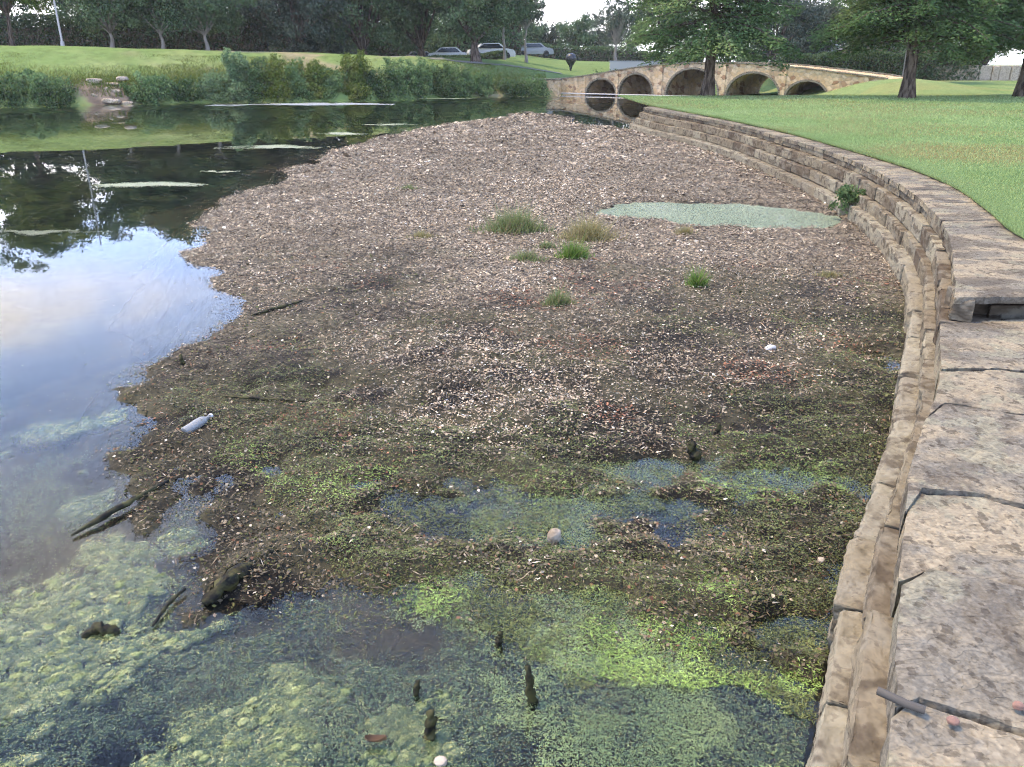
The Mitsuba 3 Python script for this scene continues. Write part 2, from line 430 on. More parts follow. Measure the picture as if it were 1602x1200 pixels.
def lawn_z(x, y):
    z = 0.715 - 0.55 * sst(37.0, 42.5, y - 0.12 * (x - 8)) * sst(20.0, 16.8, x)
    z = z + 0.55 * np.exp(-(((x - 21.6) / 3.0) ** 2 + ((y - 46.5) / 4.5) ** 2)) + 0.16 * sst(48, 62, y) * sst(20, 26, x)
    return z + (n2(x, y, 0.35, 4) - 0.5) * 0.05 * sst(0, 4, x - 5.5)


tt = np.concatenate([[-0.012, 0.0], np.geomspace(0.12, 100, 90)])
rows = []
for (x, y), w in zip(le, onwall):
    r_ = np.stack([x + tt, np.full(len(tt), y), lawn_z(x + tt, np.full(len(tt), y))], -1)
    if w:
        r_[0, 2] = 0.5
    else:
        r_[0] = (x - 0.35, y, -0.3)
        r_[:, 2] -= 0.3 * np.exp(-np.maximum(tt, 0) / 0.4)
        r_[0, 2] = -0.3
    rows.append(r_)
add('lawn', grid(np.array(rows)), 'lawn_mat', 'mown green lawn above the stone wall', kind='structure', smooth=True)

# left bank and everything behind the bridge
BE = np.array([(-75, 36.5), (-40, 40.2), (-27.7, 42.2), (-21.3, 45), (-18, 47.2), (-9.1, 49.8), (-4.2, 54.6), (-.9, 56.9), (2.2, 58), (3.9, 59.9), (6.5, 66), (14, 71), (40, 75), (110, 79)])
be = spline(BE, 260)


def bank_z(x, y, t):
    zc = np.interp(x, [-60, -33, -16, -7, 0, 4, 8, 30], [3.2, 3.07, 2.75, 2.4, 1.72, 1.15, 1.1, 1.0])
    w = np.interp(x, [-20, 0, 5], [9.0, 7.0, 5.0])
    z = -0.25 + (zc + 0.25) * (0.35 * sst(-0.6, 1.0, t) + 0.65 * sst(0.0, 1.0, t / w))
    z = z + np.clip(t - 4, 0, 40) * 0.038 * np.interp(x, [-9, -3, 14, 20], [0, 1, 1, 0.4])
    z = z - 0.75 * sst(15, 24, t) * sst(0, -4, x)
    return z + (n2(x, y, 0.6, 9) - 0.5) * 0.30 * sst(0, 2, t) * sst(14, 8, t) * sst(3, -3, x)


def edge_y(x):
    return np.interp(x, BE[:, 0], BE[:, 1])


def ground_left(x, y):
    return float(bank_z(np.array([x]), np.array([y]), np.array([y - edge_y(x)]))[0])


tb = np.concatenate([np.linspace(-2.5, 12, 60), np.geomspace(12.5, 75, 40)])
rows = []
for x, y in be:
    xs, ys = np.full(len(tb), x), y + tb
    rows.append(np.stack([xs, ys, bank_z(xs, ys, tb)], -1))
add('grassy_bank', grid(np.array(rows)), 'bank_mat', 'sloping grassy far bank across the river', kind='structure', smooth=True)
add('far_ground', (np.array([(-1500, 95, 0.5), (1500, 95, 0.5), (1500, 2500, 0.5), (-1500, 2500, 0.5)], float), np.array([[0, 1, 2], [0, 2, 3]])), 'bank_mat', 'distant green ground behind the trees', kind='structure')
px = np.linspace(-9, 3.9, 40)
pv = np.array([[(x, edge_y(x) + o, ground_left(x, edge_y(x) + o) + 0.03) for o in (6.6, 8.0)] for x in px])
add('footpath', grid(pv), 'asphalt_mat', 'grey footpath leading to the left end of the bridge', kind='structure', smooth=True)

# ------------------------------------------------------------------ retaining wall of stone courses
wall = thing('retaining_wall', 'long curved retaining wall of stepped tan stone courses beside the lawn', 'wall')
tl = np.gradient(LIP, axis=0)
nl = unit(np.stack([tl[:, 1], -tl[:, 0]], 1))             # to the land side
arc = np.concatenate([[0], np.cumsum(np.linalg.norm(np.diff(LIP, axis=0), axis=1))])
SET = np.interp(LIP_Y, [-2, 5, 8, 14, 22, 28], [0.22, 0.22, 0.23, 0.31, 0.44, 0.45])
s_step = float(np.interp(4.72, LIP_Y, arc))


def line_at(s, f):
    o = f * np.interp(s, arc, SET)
    return np.array([np.interp(s, arc, LIP_X), np.interp(s, arc, LIP_Y)]) + o * np.array([np.interp(s, arc, nl[:, 0]), np.interp(s, arc, nl[:, 1])])


def course(part, s0, s1, f, z0, z1, lens, depth, ch, jit, seed, tone, ujit=0.0, fine=None):
    r = rg(seed)
    s = s0
    while s < s1 - 0.08:
        e = min(s + r.uniform(*lens) * (1 + 0.35 * sst(8, 26, np.interp(s, arc, LIP_Y))), s1)
        if s1 - e < 0.12:
            e = s1
        a, b = line_at(s, f), line_at(e, f)
        u = unit(b - a); w = np.array([u[1], -u[0]])
        L = np.linalg.norm(b - a)
        g = 0.003
        v, fc = chamfer_box(a + u * g + w * r.normal(0, ujit), u, w, L - 2 * g, depth, z0 + 0.002, z1 - 0.006 + r.normal(0, 0.004), ch, jit, r)
        if fine and np.interp(s, arc, LIP_Y) < fine:
            m = trimesh.Trimesh(v, fc, process=False)
            m = m.subdivide_to_size(0.024 if np.interp(s, arc, LIP_Y) < 4.5 else 0.04, max_iter=9)
            m.merge_vertices()
            q = np.array(m.vertices)
            nn = np.array(m.vertex_normals)
            q = q + nn * ((vfbm(q * [9, 9, 16], 4, seed) - 0.5) * 0.026 + (vfbm(q * [34, 34, 60], 3, seed + 1) - 0.5) * 0.016)[:, None]
            v, fc = q, np.array(m.faces)
        k = float(np.clip(r.normal(*tone), 0, 1))
        add(f'{wall}__{part}', (v, fc), 'stone_mat', uv=np.tile([k, 0.5], (len(v), 1)), smooth=len(v) > 60)
        s = e


s_gap = float(np.interp(11.05, LIP_Y, arc))
SE = arc[-1]
course('footing_stone', 0.0, s_gap - 0.22, 0.0, -0.12, 0.23, (0.5, 0.95), 0.4, 0.016, 0.008, 21, (0.14, 0.12), 0.004, fine=8)
course('footing_stone', s_gap + 0.22, SE, 0.0, -0.2, 0.20, (1.2, 2.0), 0.4, 0.014, 0.007, 22, (0.12, 0.12), 0.008, fine=8)
course('block', 0.0, s_step, 0.42, 0.20, 0.39, (0.5, 0.9), 0.4, 0.016, 0.009, 23, (0.45, 0.22), 0.009, fine=6)
course('block', s_step, SE, 0.42, 0.20, 0.375, (0.30, 0.58), 0.35, 0.010, 0.005, 24, (0.50, 0.27), 0.006, fine=7)
course('block', s_step, SE, 0.66, 0.375, 0.545, (0.28, 0.55), 0.35, 0.010, 0.005, 25, (0.52, 0.27), 0.006, fine=7)
course('block', s_step + 0.02, SE, 1.0, 0.545, 0.665, (0.25, 0.5), 0.12, 0.009, 0.005, 26, (0.68, 0.24), 0.006, fine=7)
# the wall's end turns towards the land
pe = line_at(SE, 0.0)
for k, (z0, z1, off) in enumerate([(-0.5, 0.2, 0.0), (0.2, 0.375, 0.18), (0.375, 0.545, 0.30), (0.545, 0.7, 0.42)]):
    r = rg(60 + k)
    v, fc = chamfer_box(pe + [off, 0.01], np.array([0.35, 0.94]), np.array([0.94, -0.35]), 0.7, 0.9, z0, z1, 0.02, 0.01, r)
    add(f'{wall}__block', (v, fc), 'stone_mat', uv=np.tile([0.5, 0.5], (len(v), 1)))


# coping slabs, across the path on the wall's top
def slab(key, poly, ztop, thick, seed, tone, cell=0.03, rnd=0.03, rough=0.016, tilt=(0, 0)):
    p = Polygon(poly)
    p = Polygon([q for q in p.buffer(-0.0015).segmentize(0.07).exterior.coords])
    pts = np.array(p.exterior.coords[:-1])
    pts = pts + (np.stack([vfbm(np.c_[pts * 6, 0 * pts[:, :1] + seed], 3, 1), vfbm(np.c_[pts * 6, 0 * pts[:, :1] + seed + 9], 3, 2)], 1) - 0.5) * 0.02
    p = Polygon(pts).buffer(0)
    if p.geom_type != 'Polygon':
        p = max(p.geoms, key=lambda g: g.area)
    x0, y0, x1, y1 = p.bounds
    gx, gy = np.meshgrid(np.arange(x0, x1, cell), np.arange(y0, y1, cell))
    r = rg(seed)
    gi = np.c_[gx.ravel(), gy.ravel()] + r.uniform(-0.3, 0.3, (gx.size, 2)) * cell
    inner = p.buffer(-cell * 0.6)
    gi = gi[shapely.contains_xy(inner, gi[:, 0], gi[:, 1])] if not inner.is_empty else gi[:0]
    ring = np.array(p.segmentize(cell).exterior.coords[:-1])
    from scipy.spatial import Delaunay
    P = np.vstack([ring, gi])
    tri = Delaunay(P).simplices
    cen = P[tri].mean(1)
    tri = tri[shapely.contains_xy(p, cen[:, 0], cen[:, 1])]
    d = shapely.distance(p.exterior, shapely.points(P[:, 0], P[:, 1]))
    warp = (vfbm(np.c_[P * 3, 0 * d + seed], 2, 4) - 0.5) * 0.25
    lay = vfbm(np.c_[P[:, 0] * 2.6 + warp, P[:, 1] * 7.0 + warp * 3, 0 * d + seed * 2.1], 4, 7)
    h = (np.floor(lay * 7) / 7 - 0.5) * rough * 1.8 + (vfbm(np.c_[P * 16, 0 * d + seed], 3, 5) - 0.5) * rough
    z = ztop + h + (P[:, 0] - p.centroid.x) * tilt[0] + (P[:, 1] - p.centroid.y) * tilt[1] - rnd * np.clip(1 - d / rnd, 0, 1) ** 2 * 0.8
    v = np.c_[P, z]
    n = len(ring)
    P3 = v
    a, b, c = v[tri[:, 0]], v[tri[:, 1]], v[tri[:, 2]]
    flip = np.cross(b - a, c - a)[:, 2] < 0
    tri[flip] = tri[flip][:, ::-1]
    mid = v[:n] - [0, 0, thick * 0.5]
    mid[:, :2] += r.normal(0, 0.004, (n, 2))
    low = v[:n] - [0, 0, thick]
    V = np.vstack([v, v[:n], mid, low])
    N = len(v)
    i = np.arange(n); j = (i + 1) % n
    F = [tri]
    for A, B in ((N, N + n), (N + n, N + 2 * n)):
        F += [np.stack([A + i, B + j, A + j], 1), np.stack([A + i, B + i, B + j], 1)]
    F = np.vstack(F)
    # outward sides
    if not p.exterior.is_ccw:
        F[len(tri):] = F[len(tri):][:, ::-1]
    return add(key, (V, F), 'slab_mat', uv=np.tile([tone, 0.5], (len(V), 1)), smooth=True)


lew = spline(LE, 400)


def lawn_edge_x(y):
    return np.interp(y, lew[:, 1], lew[:, 0])


r = rg(31)
s = float(np.interp(4.72, LIP_Y, arc))
q0 = None
while s < SE - 0.05:
    e = min(s + r.uniform(0.30, 0.6) * (1 + 0.4 * sst(8, 26, np.interp(s, arc, LIP_Y))), SE)
    a, b = line_at(s, 0.94), line_at(e, 0.94)
    c = np.array([lawn_edge_x(b[1] + 0.05 * 0) + 0.06, b[1]])
    d = np.array([lawn_edge_x(a[1]) + 0.06, a[1]])
    if a[1] < 7.5:          # near the step the joints run straight across
        c, d = np.array([max(c[0], 4.2), b[1] + 0.05]), np.array([max(d[0], 4.2), a[1] + 0.05 * (a[1] > 4.9)])
    ym = a[1]
    slab(f'{wall}__coping_stone', [a, d, c, b], 0.70 + r.normal(0, 0.003), 0.042 if ym < 4.9 else 0.06, int(r.integers(1e6)), float(np.clip(r.normal(0.45, 0.25), 0, 1)), cell=0.03 if ym < 8 else (0.08 if ym < 14 else 0.16), rnd=0.006, rough=0.008)
    s = e
# packed earth behind the stones
core = [(line_at(q, 1.0) + 0.2 * np.array([np.interp(q, arc, nl[:, 0]), np.interp(q, arc, nl[:, 1])])) for q in np.linspace(s_step + 0.2, SE - 0.3, 80)]
cv = []
for x, y in core:
    xe = max(float(lawn_edge_x(y)) + 0.1, x + 0.05)
    cv.append([(x, y, -0.3), (x, y, 0.62), (xe, y, 0.62)])
add(f'{wall}__packed_earth', grid(np.array(cv)), 'soil_mat')

# ------------------------------------------------------------------ terrace in front (where one stands)
terrace = thing('stone_terrace', 'lower terrace of big weathered grey and tan limestone slabs in the foreground', 'terrace')


def edge(y, f=0.70):
    s_ = float(np.interp(y, LIP_Y, arc))
    return tuple(line_at(s_, f))


def epts(y0, y1, n=6, f=0.70):
    return [edge(y, f) for y in np.linspace(y0, y1, n)]


SL = [
    (epts(-1.0, 0.35, 5) + [(2.4, 0.15), (2.4, -1.0)], 0.50),
    (epts(0.37, 1.535, 6) + [(0.99, 1.525), (1.21, 1.40), (1.625, 1.118), (1.92, 0.61), (1.95, 0.17)], 0.55),
    ([(2.42, 0.17), (2.0, 0.17), (1.93, 0.62), (1.65, 1.12), (1.8, 1.3), (2.6, 1.5), (3.9, 1.3), (3.9, 0.0)], 0.35),
    (epts(1.56, 2.06, 4) + [(1.30, 2.07), (1.46, 2.01), (1.9, 1.83), (2.25, 1.60), (1.78, 1.34), (1.63, 1.14), (1.22, 1.42), (1.0, 1.53)], 0.15),
    (epts(2.075, 2.45, 4) + [(1.50, 2.56), (1.72, 2.52), (2.05, 2.25), (2.6, 2.0), (2.9, 1.75), (2.265, 1.612), (1.91, 1.842), (1.47, 2.022), (1.305, 2.082)], 0.95),
    (epts(2.465, 3.28, 5) + [(2.0, 3.36), (2.3, 3.22), (2.75, 2.9), (3.0, 2.5), (2.605, 2.012), (2.06, 2.262), (1.73, 2.53), (1.52, 2.572)], 0.20),
    (epts(3.31, 3.86, 4) + [(2.5, 3.80), (2.95, 3.62), (3.4, 3.2), (3.0, 2.55), (2.77, 2.93), (2.32, 3.24), (2.02, 3.39)], 0.85),
    (epts(3.89, 4.66, 5) + [(3.3, 4.71), (3.9, 4.71), (3.9, 3.3), (3.42, 3.24), (2.97, 3.65), (2.52, 3.83)], 0.55),
    ([(2.62, 1.53), (2.92, 1.77), (3.9, 2.3), (3.9, 1.34)], 0.5),
    ([(2.92, 1.80), (2.64, 2.02), (3.02, 2.5), (3.42, 3.2), (3.9, 3.26), (3.9, 2.33)], 0.4),
]
for i, (poly, tone) in enumerate(SL):
    slab(f'{terrace}__slab', poly, 0.55 + [0, 0.0, 0, 0.004, -0.012, 0.002, -0.006, 0.0, 0, 0][i], 0.17, 300 + i, tone, cell=0.018, rnd=0.006, rough=0.012)
# dark recessed riser stones under the overhanging step
r = rg(77)
x = 2.85
while x < 4.1:
    L = r.uniform(0.28, 0.5)
    v, fc = chamfer_box(np.array([x, 4.80 + r.normal(0, 0.005)]), np.array([1.0, 0]), np.array([0, 1.0]), L - 0.005, 0.25, 0.50, 0.655, 0.006, 0.003, r)
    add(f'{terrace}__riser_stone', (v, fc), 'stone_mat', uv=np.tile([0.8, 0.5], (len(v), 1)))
    x += L
cv = [[(*edge(y, 1.3), -0.3), (*edge(y, 1.3), 0.523), (4.1, y, 0.523)] for y in np.linspace(-1.0, 4.7, 50)]
add(f'{terrace}__packed_earth', grid(np.array(cv)), 'soil_mat')

# ------------------------------------------------------------------ bridge
bridge = thing('stone_bridge', 'humped tan stone footbridge with five arches over the river', 'bridge')
B0, BT, BN = np.array([4.05, 59.3]), np.array([0.8, -0.6]), np.array([0.6, 0.8])
ARCH = [(1.37, 3.70, 1.03, 0.0), (3.92, 6.45, 1.37, 0.0), (7.42, 11.0, 1.70, 0.0), (11.54, 14.85, 1.48, 0.05), (15.27, 17.66, 1.05, 0.1)]
DECK = [(-1.2, 1.06), (-0.06, 1.13), (1.52, 1.31), (3.56, 1.6), (5.51, 1.86), (7.84, 2.04), (10.48, 2.11), (12.5, 2.06), (14.18, 1.96), (16.11, 1.79), (17.95, 1.59), (19.72, 1.4), (20.8, 1.27)]
BW = 5.6
ds = spline(DECK, 60)


def bpt(s, w, z):
    return np.stack([B0[0] + s * BT[0] + w * BN[0], B0[1] + s * BT[1] + w * BN[1], z + 0 * s], -1)


def arch_pts(a, n=24, grow=0.0):
    s0, s1, top, zb = a
    th = np.linspace(PI, 0, n)
    return [((s0 + s1) / 2 + ((s1 - s0) / 2 + grow) * math.cos(t), zb + (top - zb + grow) * math.sin(t) ** 0.92) for t in th]


low = []
for a in ARCH:
    low += [(a[0], -0.6)] + arch_pts(a) + [(a[1], -0.6)]
prof = Polygon([(-1.2, -0.6)] + low + [(20.8, -0.6)] + [(s_, z_ - 0.06) for s_, z_ in ds[::-1]]).buffer(0)
m = trimesh.creation.extrude_polygon(prof, BW, engine='earcut')
v = np.array(m.vertices)
add(f'{bridge}__wall', (bpt(v[:, 0], v[:, 2], v[:, 1]), np.array(m.faces)[:, ::-1]), 'bridge_mat')
for a in ARCH:
    inn, out = arch_pts(a, 22, -0.01), arch_pts(a, 22, 0.12)
    mm = []
    r = rg(int(a[0] * 100))
    for i in range(21):
        p4 = np.array([inn[i], inn[i + 1], out[i + 1], out[i]])
        c = p4.mean(0); p4 = c + (p4 - c) * 0.94
        o = -0.035 + r.normal(0, 0.008)
        P = np.vstack([bpt(p4[:, 0], o + 0 * p4[:, 0], p4[:, 1]), bpt(p4[:, 0], 0.3 + 0 * p4[:, 0], p4[:, 1])])
        mm.append(hull(P))
    vv, ff, _ = join(mm)
    add(f'{bridge}__arch_ring', (vv, ff), 'stone_mat', uv=np.tile([0.2, 0.5], (len(vv), 1)))
r = rg(8)
s = -1.2
while s < 20.7:
    e = min(s + r.uniform(0.45, 0.75), 20.8)
    for w0, w1 in ((-0.07, 0.33), (BW - 0.33, BW + 0.07)):
        za, zb = np.interp([s + 0.01, e - 0.01], ds[:, 0], ds[:, 1])
        q = np.array([(s + 0.01, za - 0.055), (e - 0.01, zb - 0.055), (e - 0.01, zb + 0.02 + r.normal(0, 0.01)), (s + 0.01, za + 0.02)])
        P = np.vstack([bpt(q[:, 0], w0 + 0 * q[:, 0], q[:, 1]), bpt(q[:, 0], w1 + 0 * q[:, 0], q[:, 1])])
        vv, ff = hull(P)
        add(f'{bridge}__coping_stone', (vv, ff), 'stone_mat', uv=np.tile([float(r.uniform(0.0, 0.5)), 0.5], (len(vv), 1)))
    s = e
for s_, wd in ((1.25, 0.10), (3.80, 0.12), (6.95, 0.35), (11.27, 0.3), (15.06, 0.25)):
    zt = float(np.interp(s_, ds[:, 0], ds[:, 1])) - 0.08
    q = np.array([(s_ - wd / 2, -0.5), (s_ + wd / 2, -0.5), (s_ + wd / 2, zt), (s_ - wd / 2, zt)])
    P = np.vstack([bpt(q[:, 0], -0.06 + 0 * q[:, 0], q[:, 1]), bpt(q[:, 0], 0.1 + 0 * q[:, 0], q[:, 1])])
    vv, ff = hull(P)
    add(f'{bridge}__pilaster', (vv, ff), 'bridge_mat')
# wing wall left of the bridge
wing = thing('wing_wall', 'low tan stone wing wall between the far bank and the left end of the bridge', 'wall')
vv, ff = chamfer_box(np.array([1.5, 59.4]), unit(np.array([2.5, -0.9])), unit(np.array([0.9, 2.5])), 1.9, 0.5, -0.4, 0.95, 0.03, 0.02, rg(5))
add(f'{wing}__wall', (vv, ff), 'bridge_mat')
vv, ff = chamfer_box(np.array([1.45, 59.35]), unit(np.array([2.5, -0.9])), unit(np.array([0.9, 2.5])), 2.0, 0.6, 0.95, 1.05, 0.02, 0.01, rg(6))
add(f'{wing}__coping', (vv, ff), 'stone_mat', uv=np.tile([0.1, 0.5], (len(vv), 1)))
pp = np.array([bpt(np.array(s_), -0.5, 0.10 + 0.0 * s_) for s_ in np.linspace(-1.6, 9.6, 30)])
add('floating_pipe', tube(pp, 0.045, 6), 'pole_metal', 'thin pale pipe lying along the waterline across the bridge arches', 'pipe')

# ------------------------------------------------------------------ trees
G_CYP = np.array([(0.07, 0.125, 0.05), (0.118, 0.19, 0.074), (0.172, 0.255, 0.10), (0.235, 0.31, 0.13)])
G_DARK = np.array([1.08, 1.2, 0.98]) * np.array([(0.062, 0.09, 0.056), (0.092, 0.124, 0.075), (0.125, 0.16, 0.095), (0.165, 0.20, 0.12)])
G_GREY = np.array([(0.065, 0.085, 0.062), (0.09, 0.112, 0.08), (0.115, 0.14, 0.10), (0.145, 0.17, 0.125)])
G_YEL = np.array([(0.07, 0.11, 0.025), (0.11, 0.15, 0.035), (0.16, 0.19, 0.05), (0.2, 0.22, 0.08)])
G_BUSH = np.array([(0.065, 0.112, 0.048), (0.10, 0.16, 0.065), (0.145, 0.21, 0.088), (0.19, 0.25, 0.11)])


def pick(pal, t, r, var=0.15):
    t = np.clip(t, 0, 0.999) * (len(pal) - 1)
    i = t.astype(int)
    c = pal[i] + (pal[i + 1] - pal[i]) * (t - i)[:, None]
    return np.clip(c * (1 + r.normal(0, var, (len(t), 1))), 0.004, 0.9)


def cypress(label, x, y, z, H, base, R, seed, tr=0.28, lean=0.0, n_br=165, per=400):
    r = rg(seed)
    k = thing('cypress_tree', label, 'tree')
    hs = np.linspace(0, 1, 12)
    pts = np.stack([x + lean * hs * H + 0.05 * np.sin(hs * 7 + seed), y + 0.05 * np.cos(hs * 6), z - 0.1 + hs * H], 1)
    rad = tr * (1 - hs) ** 0.8 + 0.02 + tr * 0.5 * np.exp(-hs * H / 0.25)
    limbs = [tube(pts, rad, 10, 0.06, seed)]
    lv = []
    for i in range(n_br):
        t = (i + r.uniform()) / n_br
        h = base + (H - base) * t ** 1.15
        L = R * (1 - 0.66 * t ** 1.3) * r.uniform(0.65, 1.12) * (0.75 + 0.25 * min(1, t * 8))
        az = i * 2.39996 + r.normal(0, 0.35)
        up = max(r.normal(0.10, 0.27), 0.02 if t < 0.3 else -0.2)
        u = np.linspace(0, 1, 7)
        dx, dy = math.cos(az), math.sin(az)
        cx = np.interp(h / H, hs, pts[:, 0]); cy = np.interp(h / H, hs, pts[:, 1])
        bp = np.stack([cx + dx * L * u, cy + dy * L * u, z + h + L * (up * u - (0.17 + 0.06 * (t < .2)) * u ** 2.2) + 0.04 * r.normal(size=7) * u], 1)
        limbs.append(tube(bp, 0.05 * (1 - 0.85 * u) * (L / R + 0.3), 5, 0, i))
        n = int(per * (L / R + 0.25))
        tau = r.beta(2.0, 1.25, n)
        c = np.stack([np.interp(tau, u, bp[:, j]) for j in range(3)], 1)
        spread = 0.10 + 0.34 * np.sin(np.clip(tau, 0.05, 0.97) * PI) * L / R + 0.06
        side = r.normal(0, 1, n) * spread
        # sprays: cluster along the limb
        c[:, 0] += -dy * side; c[:, 1] += dx * side
        c[:, 2] += r.normal(0, 0.12, n) - np.abs(side) * 0.28 - 0.03
        a = np.stack([dx + r.normal(0, .7, n) - dy * np.sign(side) * 0.8, dy + r.normal(0, .7, n) + dx * np.sign(side) * 0.8, r.normal(-0.25, 0.35, n)], 1)
        shade = np.clip(r.normal(0.42, 0.22) + r.normal(0, 0.13, n), 0, 1)
        up_n = np.stack([r.normal(0, .55, n), r.normal(0, .55, n), np.ones(n)], 1)
        b = unit(np.cross(unit(a), up_n))
        lv.append(leaves(c, a, r.uniform(0.11, 0.26, n), r.uniform(0.05, 0.10, n), pick(G_CYP, shade, r), r, b))
    vv, ff, _ = join(limbs)
    add(f'{k}__trunk', (vv, ff), 'bark_mat', smooth=True)
    vv, ff, cc = join(lv)
    add(f'{k}__crown', (vv, ff), 'leaf_mat', color=cc)


def clumped(center, rad, nc, per, leaf, pal, r, fill=0.75, cr=0.55, flatten=0.75, low=-1.0):
    cs = unit(r.normal(size=(nc * 3, 3)))
    cs = cs[cs[:, 2] > low][:nc]
    cs[:, 2] = np.sign(cs[:, 2]) * np.abs(cs[:, 2]) ** 0.75
    cs[:, :2] *= (1 + 0.25 * np.abs(cs[:, 2:]))
    cs = cs * (fill + (1 - fill) * r.uniform(-1.3, 1, (len(cs), 1))) * np.asarray(rad) * (0.75 + 0.5 * vnoise(cs * 1.7 + r.uniform(0, 50)))[:, None] + np.asarray(center)
    n = len(cs) * per
    ci = np.repeat(cs, per, 0)
    rr = np.repeat(r.uniform(0.6, 1.3, len(cs)) * cr, per)
    o = unit(r.normal(size=(n, 3))) * (r.uniform(0, 1, n) ** 0.5)[:, None] * rr[:, None]
    o[:, 2] *= flatten
    tone = np.repeat(r.normal(0.4, 0.2, len(cs)), per) + r.normal(0, 0.15, n)
    a = unit(r.normal(size=(n, 3)) + [0, 0, -0.2])
    return leaves(ci + o, a, r.uniform(0.7, 1.4, n) * leaf, r.uniform(0.35, 0.7, n) * leaf, pick(pal, tone, r), r), cs


def tree(base, label, x, y, z, H, trunk_h, R, pal, seed, nc=120, per=110, leaf=0.2, tr=0.22, cr=0.75, bark='bark_mat', lean=0.0, group=None, fill=0.72, flat_=0.75, cat='tree'):
    r = rg(seed)
    k = thing(base, label, cat, group)
    rz = (H - trunk_h) / 2
    c = (x + lean * H, y, z + trunk_h + rz)
    lf, cs = clumped(c, (R, R, rz), nc, per, leaf, pal, r, fill, cr, flat_)
    fork = np.array([x + lean * trunk_h, y, z + trunk_h * 0.95])
    hs = np.linspace(0, 1, 6)[:, None]
    limbs = [tube(np.array([x, y, z - 0.2]) * (1 - hs) + fork * hs + np.c_[0.06 * np.sin(hs[:, 0] * 5 + seed), 0 * hs, 0 * hs], tr * (1.25 - 0.5 * hs[:, 0]) + tr * 0.5 * np.exp(-hs[:, 0] * 8), 8, 0.05, seed)]
    for j in r.choice(len(cs), min(14, len(cs)), replace=False):
        u = np.linspace(0, 1, 5)[:, None]
        mid = (fork + cs[j]) / 2 + r.normal(0, 0.25, 3) * [1, 1, 0.5]
        limbs.append(tube(fork * (1 - u) ** 2 + mid * 2 * u * (1 - u) + cs[j] * u ** 2, tr * 0.45 * (1 - 0.85 * u[:, 0]), 5, 0, j))
    vv, ff, _ = join(limbs)
    add(f'{k}__trunk', (vv, ff), bark, smooth=True)
    add(f'{k}__crown', lf[:2], 'leaf_mat', color=lf[2])


cypress('green cypress tree standing on the lawn in front of the stone bridge', 8.36, 36.2, 0.70, 10.5, 1.85, 4.2, 1, 0.22)
cypress('wide green cypress tree on the lawn right of the stone bridge', 15.72, 33.6, 0.70, 10.0, 2.05, 4.2, 2, 0.23, lean=-0.01, n_br=180)
cypress('cypress tree on the lawn at the right edge of the picture', 20.95, 34.6, 0.70, 10.0, 2.05, 3.8, 3, 0.24, lean=0.02)

# left bank: row of young trees before a dark hedge
YT = 'young trees in a row before the dark hedge'
for lab, x, y, H, th, R, pal, sd, bk in [
        ('leaning yellow green tree at the far left beside the thin pole', -33.0, 57.0, 7.6, 2.1, 3.0, G_YEL, 41, 'bark_mat'),
        ('first thin trunked tree in the row left of the tall riverside bush', -26.9, 58.0, 6.6, 1.0, 2.8, G_DARK, 42, 'pale_bark_mat'),
        ('second thin trunked tree in the row before the dark hedge', -23.6, 58.2, 6.6, 1.0, 2.8, G_DARK, 43, 'pale_bark_mat'),
        ('third thin trunked tree in the row just left of the tall riverside bush', -20.7, 58.4, 6.6, 1.0, 2.8, G_DARK, 44, 'pale_bark_mat')]:
    tree('young_tree', lab, x, y, ground_left(x, y), H, th, R, pal, sd, nc=170, per=95, leaf=0.2, tr=0.13, cr=0.75, bark=bk, group=YT)
for lab, x, y, H, th, R, pal, sd, nc in [
        ('dark broad tree behind the hedge at the far left', -40.0, 67.0, 12.0, 1.5, 5.0, G_DARK, 45, 170),
        ('dark tree behind the left part of the long hedge', -33.5, 72.0, 9.0, 1.0, 4.2, G_GREY, 52, 150),
        ('dark tree behind the middle of the long hedge', -27.5, 70.0, 11.0, 1.0, 4.6, G_DARK, 46, 170),
        ('grey green tree behind the right end of the long hedge', -21.5, 70.0, 11.0, 0.8, 4.6, G_GREY, 47, 170),
        ('broad grey green tree with low crown right of the hedge', -16.2, 64.0, 10.5, 0.3, 4.4, G_GREY, 48, 220),
        ('dark round tree above the meadow bank with its crown near the ground', -11.6, 67.0, 11.0, 0.5, 4.4, G_DARK, 49, 220),
        ('dark tree above the white parked cars', -7.4, 70.0, 11.5, 0.9, 4.5, G_DARK, 50, 220),
        ('large dark tree with thick black trunk left of the sky gap', -2.75, 64.0, 11.0, 1.4, 4.5, G_DARK, 51, 280)]:
    tree('shade_tree', lab, x, y, ground_left(x, y), H, th, R, pal, sd, nc=nc, per=105, leaf=0.26, tr=0.34, cr=0.95)
hk = 0


